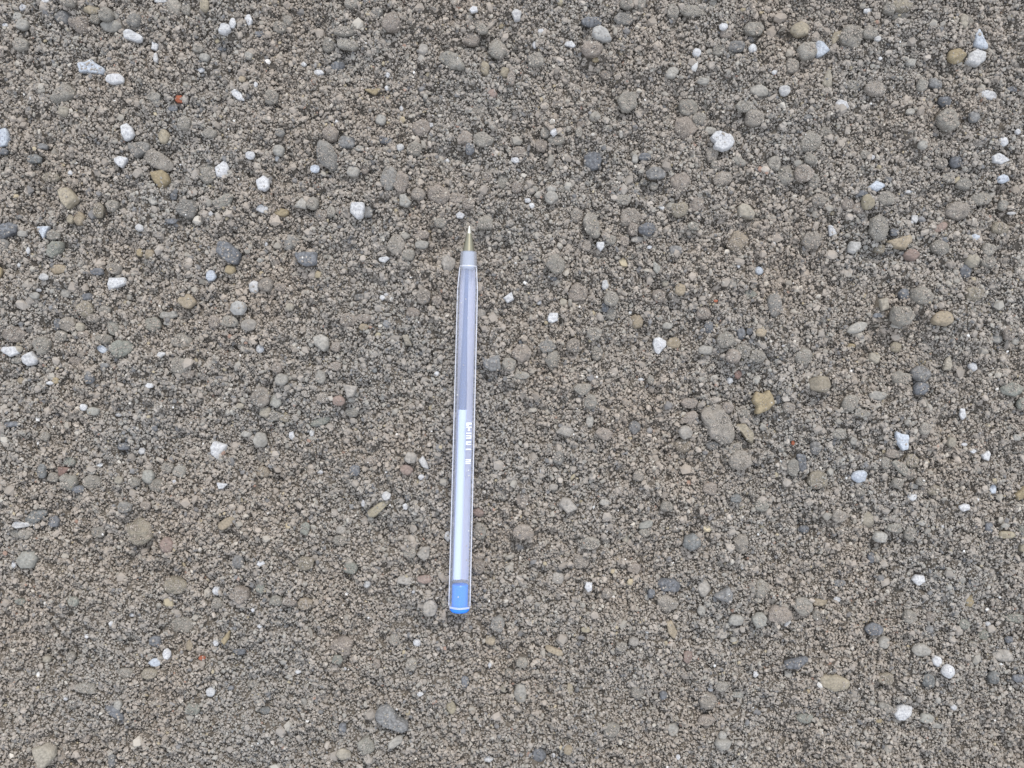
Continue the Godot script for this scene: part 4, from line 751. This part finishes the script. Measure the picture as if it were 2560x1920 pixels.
func scatter(called: String, label: String, category: String, count: int, sizes: Vector2, mean: float, spread: float, layers: float, shapes: int, material: Material, flat := 0.75, reach := HALF) -> void:
	var holder := Node3D.new()
	holder.name = called
	add_child(holder, true)
	tag(holder, label, category, "", "stuff")
	var coarse := mean > 0.002
	for s in shapes:
		var where: Array[Transform3D] = []
		var tints := PackedColorArray()
		for i in count / shapes:
			var x := rng.randf_range(-reach.x, reach.x)
			var z := rng.randf_range(-reach.y, reach.y)
			if reach != HALF and absf(x) < HALF.x and absf(z) < HALF.y:
				continue
			var size := clampf(mean * exp(rng.randfn(0.0, spread)), sizes.x, sizes.y)
			if coarse and rng.randf() < 0.6 * smoothstep(0.02, 0.12, z):
				continue
			var y := rest_height(x, z, size)
			if is_nan(y):
				continue
			var d := pen_distance(x, z)
			var lift := rng.randf_range(-layers, layers)
			if on_stone:
				size *= 0.66
				lift = rng.randf_range(-0.2, 0.12) * size
			if d < 0.0042: lift = minf(lift, -size * 0.3)
			var b := Basis.from_euler(Vector3(rng.randf_range(-0.6, 0.6), rng.randf() * TAU, rng.randf_range(-0.6, 0.6)))
			b = b * Basis.from_scale(Vector3(size * rng.randf_range(0.8, 1.35), size * flat * rng.randf_range(0.7, 1.1), size * rng.randf_range(0.7, 1.05)))
			where.append(Transform3D(b, Vector3(x, y + lift, z)))
			var c := grain_color()
			var p := 1.0 + patch.get_noise_2d(x * 1000.0, z * 1000.0) * 0.045
			tints.append(Color(c.r * p, c.g, c.b * (2.0 - p)))
		var mm := MultiMesh.new()
		mm.transform_format = MultiMesh.TRANSFORM_3D
		mm.use_colors = true
		mm.mesh = grain_mesh(900 + s * 7 + count % 97, 0.3)
		mm.instance_count = where.size()
		for i in where.size():
			mm.set_instance_transform(i, where[i])
			mm.set_instance_color(i, tints[i])
		var o := MultiMeshInstance3D.new()
		o.name = "grains" if s == 0 else "grains_%03d" % s
		o.multimesh = mm
		o.material_override = material
		tag(o, "", "", "", "stuff")
		holder.add_child(o, true)


func small_pebbles() -> void:
	var holder := Node3D.new()
	holder.name = "small_pebbles"
	add_child(holder, true)
	tag(holder, "smaller pebbles of all colours strewn between the larger stones in the sand", "pebbles", "", "stuff")
	var kinds := {"gritty": "GBK", "chalky": "W", "slaty": "D", "smooth": "LYR"}
	for k in kinds:
		var mm := MultiMesh.new()
		mm.transform_format = MultiMesh.TRANSFORM_3D
		mm.use_colors = true
		mm.mesh = stone_mesh(radii_of(1.0, 1.0, 0.0, null, 3), 0.45, 0.5, 0.17 if k == "gritty" else 0.1, 2, Vector3.ONE, 0.15)
		mm.mesh.surface_set_material(0, stone_mats[k])
		var where: Array[Transform3D] = []
		var tints := PackedColorArray()
		for row in SMALL:
			var code: String = row[0]
			if not kinds[k].contains(code[0]):
				continue
			var x: float = row[1] * 0.001
			var z: float = row[2] * 0.001
			var w: float = row[3] * 0.001
			var h: float = row[4] * 0.001
			var mid := height(x, z) + minf(w, h) * rng.randf_range(0.06, 0.2) + 0.0002
			# a random quarter turn so that copies of the one shape do not look alike
			var q := rng.randi_range(0, 3)
			var sx := w if q % 2 == 0 else h
			var sz := h if q % 2 == 0 else w
			var b := Basis(Vector3.UP, -deg_to_rad(row[5]) + q * PI / 2) * Basis.from_scale(Vector3(sx, minf(w, h) * rng.randf_range(0.8, 1.0), sz))
			where.append(Transform3D(b, Vector3(x, mid, z)))
			var c := tint_of(code) * rng.randf_range(0.88, 1.12)
			tints.append(Color(c.x, c.y, c.z))
			remember(x, z, radii_of(w * 0.94, h * 0.94, deg_to_rad(row[5]), null, 4), minf(w, h) * 0.4, mid, dusty_of(code), [])
		mm.instance_count = where.size()
		for i in where.size():
			mm.set_instance_transform(i, where[i])
			mm.set_instance_color(i, tints[i])
		var o := MultiMeshInstance3D.new()
		o.name = k + "_pebbles"
		o.multimesh = mm
		tag(o, "", "", "", "stuff")
		holder.add_child(o, true)


func make_ground(material: Material) -> void:
	# one sheet: 2 mm cells under the loose sand, ever wider ones out to 20 m
	var xs := PackedFloat32Array()
	var zs := PackedFloat32Array()
	for axis in 2:
		var list := PackedFloat32Array()
		var reach := 0.25 if axis == 0 else 0.195
		var n := int(reach / 0.002)
		for i in range(-n, n + 1):
			list.append(i * 0.002)
		var at := reach
		var step := 0.003
		while at < 20.0:
			step *= 1.35
			at += step
			list.append(at)
			list.insert(0, -at)
		if axis == 0: xs = list
		else: zs = list
	var verts := PackedVector3Array()
	var normals := PackedVector3Array()
	for z in zs:
		for x in xs:
			var e := 0.001
			var h := height(x, z)
			verts.append(Vector3(x, h - 0.0007, z))
			normals.append(Vector3(h - height(x + e, z), e, h - height(x, z + e)).normalized())
	var idx := PackedInt32Array()
	var w := xs.size()
	for j in zs.size() - 1:
		for i in w - 1:
			var a := j * w + i
			idx.append_array([a, a + 1, a + w + 1, a, a + w + 1, a + w])
	var arrays := []
	arrays.resize(Mesh.ARRAY_MAX)
	arrays[Mesh.ARRAY_VERTEX] = verts
	arrays[Mesh.ARRAY_NORMAL] = normals
	arrays[Mesh.ARRAY_INDEX] = idx
	var m := ArrayMesh.new()
	m.add_surface_from_arrays(Mesh.PRIMITIVE_TRIANGLES, arrays)
	m.surface_set_material(0, material)
	var o := MeshInstance3D.new()
	o.name = "ground"
	o.mesh = m
	tag(o, "bed of damp grey-brown sand that the stones and pen lie on", "", "", "structure")
	add_child(o, true)


# ---------------------------------------------------------------- the pen; its local z runs from the writing tip to the end plug
func turned(profile: Array, corner: float, middle := Vector2.ZERO, middle_end := Vector2.ZERO, segments := 72, part := 1.0) -> ArrayMesh:
	# a closed profile of [z, radius] points turned round the axis; corner 0 is round, 1 is six-sided with an edge on top
	var st := SurfaceTool.new()
	st.begin(Mesh.PRIMITIVE_TRIANGLES)
	var ring: Array = []
	var long := 0.145
	for p in profile:
		var row: Array[Vector3] = []
		var cen := middle.lerp(middle_end, p[0] / long)
		var c: float = corner if p.size() < 3 else p[2]
		for k in segments:
			var a := k * TAU / segments
			var hex := cos(PI / 6) / cos(fposmod(a - PI / 6, PI / 3) - PI / 6)
			var r: float = p[1] * lerpf(1.0, hex, c)
			row.append(Vector3(cen.x + cos(a) * r, cen.y + sin(a) * r, p[0]))
		ring.append(row)
	for i in ring.size() - 1:
		# a sharp turn of the profile starts a new smooth group
		st.set_smooth_group(i)
		for k in int(segments * part):
			var a: Vector3 = ring[i][k]
			var b: Vector3 = ring[i][(k + 1) % segments]
			var c: Vector3 = ring[i + 1][(k + 1) % segments]
			var d: Vector3 = ring[i + 1][k]
			for v in [a, c, b, a, d, c]:
				st.add_vertex(v)
	st.generate_normals()
	return st.commit()


func piece(called: String, mesh: Mesh, material: Material, parent: Node) -> MeshInstance3D:
	var o := MeshInstance3D.new()
	o.name = called
	o.mesh = mesh
	o.material_override = material
	parent.add_child(o, true)
	return o


func plain(c: Color, roughness: float, metallic := 0.0) -> StandardMaterial3D:
	var m := StandardMaterial3D.new()
	m.albedo_color = c
	m.roughness = roughness
	m.metallic = metallic
	return m


func box_on(st: SurfaceTool, at: Transform3D, size: Vector3) -> void:
	var b := BoxMesh.new()
	b.size = size
	st.append_from(b, 0, at)


func make_pen() -> void:
	var pen := Node3D.new()
	pen.name = "ballpoint_pen"
	var along := PEN_END - PEN_TIP
	var lift := 0.0044
	pen.position = Vector3(PEN_TIP.x, lift, PEN_TIP.y)
	pen.rotation.y = atan2(along.x, along.y)
	add_child(pen, true)
	tag(pen, "clear plastic ballpoint pen with blue ink and blue end plug lying on the sand", "pen")

	var clear := plain(Color(0.88, 0.91, 0.99, 0.1), 0.05)
	clear.transparency = BaseMaterial3D.TRANSPARENCY_ALPHA
	clear.metallic_specular = 0.7
	var frost := plain(Color(0.92, 0.94, 1.0, 0.1), 0.4)
	frost.transparency = BaseMaterial3D.TRANSPARENCY_ALPHA
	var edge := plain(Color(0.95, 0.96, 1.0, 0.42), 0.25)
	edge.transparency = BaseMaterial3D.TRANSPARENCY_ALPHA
	var cloudy := plain(Color(0.76, 0.78, 0.83, 0.34), 0.2)
	cloudy.transparency = BaseMaterial3D.TRANSPARENCY_ALPHA
	var brass := plain(Color(0.53, 0.52, 0.455), 0.42, 0.6)
	var silver := plain(Color(0.93, 0.92, 0.86), 0.22, 0.95)
	var milky := plain(Color(0.76, 0.82, 0.94), 0.35)
	var blue := plain(Color(0.18, 0.58, 1.0, 0.72), 0.25)
	blue.transparency = BaseMaterial3D.TRANSPARENCY_ALPHA
	var ink_blue := plain(Color(0.10, 0.22, 0.44), 0.3)
	var white := plain(Color(0.90, 0.91, 0.90), 0.6)

	# barrel: a six-sided clear skin with an edge on top, open towards the plug
	var barrel := piece("barrel", turned([[0.0152, 0.00325, 0.0], [0.0155, 0.00337, 0.25], [0.0215, 0.0039, 0.6], [0.0270, 0.0041, 0.7], [0.1425, 0.00432, 0.7], [0.1430, 0.00428, 0.6]], 0.0), clear, pen)
	piece("collar", turned([[0.0097, 0.0021], [0.0097, 0.0028], [0.0100, 0.0030], [0.0151, 0.00325], [0.0153, 0.0027]], 0.0), cloudy, barrel)
	piece("shoulder_ring", turned([[0.0150, 0.0032], [0.0151, 0.00334], [0.0154, 0.00342], [0.0156, 0.0033]], 0.0), edge, barrel)
	piece("end_ring", turned([[0.1424, 0.0041, 0.65], [0.1426, 0.00436, 0.65], [0.1431, 0.00434, 0.6], [0.1432, 0.0039, 0.6]], 0.0), edge, barrel)
	# thin pale rods added as highlights where side faces meet the upper faces
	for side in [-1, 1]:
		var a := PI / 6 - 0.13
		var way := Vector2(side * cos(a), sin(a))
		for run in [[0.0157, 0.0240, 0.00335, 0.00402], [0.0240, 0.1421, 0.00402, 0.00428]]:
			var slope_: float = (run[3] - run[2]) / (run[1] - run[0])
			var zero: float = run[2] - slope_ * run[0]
			piece("edge_highlight", turned([[run[0], 0.0], [run[0] + 0.0001, 0.00021], [run[1], 0.00021], [run[1], 0.0]], 0.0, way * zero, way * (zero + slope_ * 0.145), 10), edge, barrel)
	piece("nib_cone", turned([[0.0029, 0.0], [0.0029, 0.00095], [0.0031, 0.00105], [0.0096, 0.00235], [0.0096, 0.0]], 0.0), brass, pen)
	piece("nib_socket", turned([[0.0097, 0.0], [0.0097, 0.0021], [0.0150, 0.0023], [0.0162, 0.0023], [0.0162, 0.0]], 0.0), plain(Color(0.64, 0.67, 0.73), 0.4), pen)
	var tip := piece("writing_tip", turned([[0.0003, 0.0], [0.0003, 0.00034], [0.0012, 0.00052], [0.0029, 0.0008], [0.00305, 0.0]], 0.0), silver, pen)
	piece("tip_ball", turned([[-0.0001, 0.0], [0.00005, 0.0002], [0.0003, 0.00027], [0.0005, 0.0]], 0.0), silver, tip)
	var m0 := Vector2(-0.0004, 0)
	var m1 := Vector2(-0.00125, 0.0)
	var tube := piece("ink_tube", turned([[0.0690, 0.0], [0.0690, 0.00155], [0.1325, 0.00155], [0.1325, 0.0010], [0.1322, 0.0]], 0.0, m0, m1), milky, pen)
	var skin := plain(Color(0.80, 0.87, 1.0, 0.13), 0.3)
	skin.transparency = BaseMaterial3D.TRANSPARENCY_ALPHA
	piece("filled_length", turned([[0.0163, 0.00157], [0.0690, 0.00157]], 0.0, m0, m1), skin, tube)
	piece("ink", turned([[0.0163, 0.0], [0.0163, 0.0007], [0.040, 0.0009], [0.052, 0.0012], [0.062, 0.00145], [0.0689, 0.00150], [0.0689, 0.0]], 0.0, m0, m1), ink_blue, tube)
	# the frosted wall of the bore: a thin sleeve; the whitish lower half is added to brighten the inside
	piece("frosted_bore", turned([[0.0163, 0.00260], [0.0240, 0.00296], [0.1333, 0.00306]], 0.0), frost, barrel)
	var floor_look := plain(Color(0.84, 0.85, 0.93, 0.74), 0.5)
	floor_look.transparency = BaseMaterial3D.TRANSPARENCY_ALPHA
	var lower := piece("added_bore_floor", turned([[0.0163, 0.00258], [0.0240, 0.00294], [0.1333, 0.00304]], 0.0, Vector2.ZERO, Vector2.ZERO, 72, 0.5), floor_look, barrel)
	lower.rotation.z = PI
	var plug := piece("end_plug", turned([[0.1345, 0.0], [0.1345, 0.0028], [0.1349, 0.00306], [0.1428, 0.00306], [0.1431, 0.0030], [0.1431, 0.0037], [0.1440, 0.0037], [0.1447, 0.0032], [0.1449, 0.0]], 0.0), blue, pen)
	piece("plug_stem", turned([[0.1346, 0.0], [0.1346, 0.0013], [0.1430, 0.0013], [0.1430, 0.0]], 0.0), plain(Color(0.05, 0.36, 0.85), 0.4), plug)
	piece("plug_base", turned([[0.1432, 0.0], [0.1432, 0.0035], [0.1439, 0.0035], [0.1445, 0.003], [0.1446, 0.0]], 0.0), plain(Color(0.10, 0.40, 0.92), 0.35), plug)

	# white print on the right-hand upper facet: [start, length along the pen (mm), which part of its height]
	var st := SurfaceTool.new()
	st.begin(Mesh.PRIMITIVE_TRIANGLES)
	var slope := Basis(Vector3.BACK, -PI / 6)
	for s in [[73.6, 0.75, 0.0, 1.0], [74.0, 0.9, 0.0, 0.5], [75.1, 0.5, 0.0, 1.0], [75.6, 0.7, 0.35, 0.65], [76.3, 0.4, 0.3, 0.75], [77.35, 0.45, 0.0, 1.0], [78.3, 0.4, 0.0, 1.0], [79.15, 0.5, 0.0, 1.0], [78.7, 0.6, 0.75, 1.0],
			[80.6, 0.45, 0.0, 1.0], [81.55, 0.35, 0.0, 1.0], [81.1, 0.6, 0.0, 0.3], [83.3, 0.5, 0.0, 1.0], [87.2, 0.4, 0.0, 1.0], [87.9, 0.5, 0.0, 1.0], [87.5, 0.6, 0.7, 1.0], [88.7, 0.3, 0.0, 1.0]]:
		var z: float = s[0] * 0.001
		var r := lerpf(0.0041, 0.00432, (z - 0.027) / 0.1155)
		var apothem := r * lerpf(1.0, cos(PI / 6), 0.7) + 0.00003
		var v0: float = lerpf(-0.0011, 0.0011, s[2])
		var v1: float = lerpf(-0.0011, 0.0011, s[3])
		var mid := Vector3(0, apothem, 0) + Vector3((v0 + v1) * 0.5, 0, 0)
		box_on(st, Transform3D(slope, slope * mid + Vector3(0, 0, z + s[1] * 0.0005)), Vector3(v1 - v0, 0.00003, s[1] * 0.001))
	piece("lettering", st.commit(), white, pen)

	# a few grains of sand that stick to the barrel
	var mm := MultiMesh.new()
	mm.transform_format = MultiMesh.TRANSFORM_3D
	mm.use_colors = true
	mm.mesh = grain_mesh(77, 0.25)
	mm.instance_count = 34
	for i in 34:
		var z := rng.randf_range(0.090, 0.140) if i < 26 else rng.randf_range(0.02, 0.09)
		var a := rng.randf_range(0.25, 1.0) if i < 24 else rng.randf_range(0.3, 2.7)
		var apothem := lerpf(0.0041, 0.00432, (z - 0.027) / 0.1155) * lerpf(1.0, cos(PI / 6) / cos(fposmod(a - PI / 6, PI / 3) - PI / 6), 0.7)
		mm.set_instance_transform(i, Transform3D(Basis.from_euler(Vector3(rng.randf(), rng.randf() * TAU, 0)).scaled(Vector3.ONE * rng.randf_range(0.00022, 0.0006)), Vector3(cos(a) * apothem, sin(a) * apothem + 0.00008, z)))
		mm.set_instance_color(i, grain_color() * 1.25 if i % 3 else Color(0.6, 0.6, 0.58))
	var specks := MultiMeshInstance3D.new()
	specks.name = "sand_specks"
	specks.multimesh = mm
	var dusty := StandardMaterial3D.new()
	dusty.vertex_color_use_as_albedo = true
	dusty.roughness = 0.95
	specks.material_override = dusty
	specks.transform = pen.transform
	tag(specks, "few grains of sand stuck to the barrel of the pen", "sand", "", "stuff")
	add_child(specks, true)


func _ready() -> void:
	rng.seed = 20240
	var camera := Camera3D.new()
	camera.name = "camera"
	camera.position = Vector3(0, 0.34, 0)
	camera.rotation_degrees = Vector3(-90, 0, 0)
	camera.fov = 2.0 * rad_to_deg(atan(0.14600 / 0.34))
	camera.near = 0.01
	camera.far = 100.0
	add_child(camera)
	var sky_look := ProceduralSkyMaterial.new()
	sky_look.sky_top_color = Color(0.90, 0.93, 0.98)
	sky_look.sky_horizon_color = Color(0.90, 0.91, 0.93)
	sky_look.ground_bottom_color = Color(0.35, 0.33, 0.3)
	sky_look.ground_horizon_color = Color(0.6, 0.6, 0.6)
	sky_look.sky_energy_multiplier = 1.0
	var sky := Sky.new()
	sky.sky_material = sky_look
	var env := Environment.new()
	env.background_mode = Environment.BG_SKY
	env.sky = sky
	env.tonemap_mode = Environment.TONE_MAPPER_LINEAR
	env.tonemap_exposure = 1.5
	env.sdfgi_enabled = true
	env.ssao_enabled = true
	env.ssil_enabled = true
	var world := WorldEnvironment.new()
	world.environment = env
	add_child(world)
	var sun := DirectionalLight3D.new()
	sun.name = "sun"
	sun.light_energy = 0.5
	sun.light_color = Color(1.0, 0.97, 0.93)
	sun.light_angular_distance = 11.0
	sun.shadow_enabled = true
	sun.rotation_degrees = Vector3(-43, 166, 0)
	add_child(sun)

	noise(swell, 3, FastNoiseLite.TYPE_SIMPLEX_SMOOTH, 1.0 / 45.0, 2)
	noise(lumps, 4, FastNoiseLite.TYPE_SIMPLEX_SMOOTH, 1.0 / 11.0, 2)
	noise(crumbs, 5, FastNoiseLite.TYPE_SIMPLEX_SMOOTH, 1.0 / 4.4, 2)
	noise(patch, 6, FastNoiseLite.TYPE_SIMPLEX_SMOOTH, 1.0 / 60.0, 2)
	noise(rough, 8, FastNoiseLite.TYPE_SIMPLEX_SMOOTH, 0.06, 2)
	make_materials()

	var soil := StandardMaterial3D.new()
	soil.albedo_texture = speckle(192, 65, 0.62, 0.1, 0.35, 0.0)
	soil.albedo_color = Color(0.64, 0.60, 0.55)
	soil.uv1_triplanar = true
	soil.uv1_world_triplanar = true
	soil.uv1_scale = Vector3.ONE * 45.0
	soil.roughness = 1.0
	make_ground(soil)
	for row in STONES:
		make_stone(row)
	small_pebbles()
	make_pen()
	var loose := StandardMaterial3D.new()
	loose.vertex_color_use_as_albedo = true
	loose.roughness = 0.95
	loose.metallic_specular = 0.25
	scatter("coarse_grit", "coarse grit of two to four millimetres lying among the sand", "grit", 8500, Vector2(0.0017, 0.0045), 0.0024, 0.28, 0.0006, 3, loose)
	scatter("outlying_gravel", "gravel going on beyond the sand around the pen", "gravel", 150000, Vector2(0.0014, 0.0045), 0.0026, 0.3, 0.0008, 2, loose, 0.8, Vector2(0.6, 0.55))
	scatter("sand", "loose grey-brown coarse sand covering the ground around the stones", "sand", 260000, Vector2(0.0006, 0.0021), 0.00104, 0.34, 0.0009, 4, loose, 0.8)
	scatter("fine_sand", "fine grey-brown sand filling the gaps between the coarse grains", "sand", 390000, Vector2(0.0003, 0.0009), 0.0006, 0.22, 0.0010, 2, loose, 0.85)
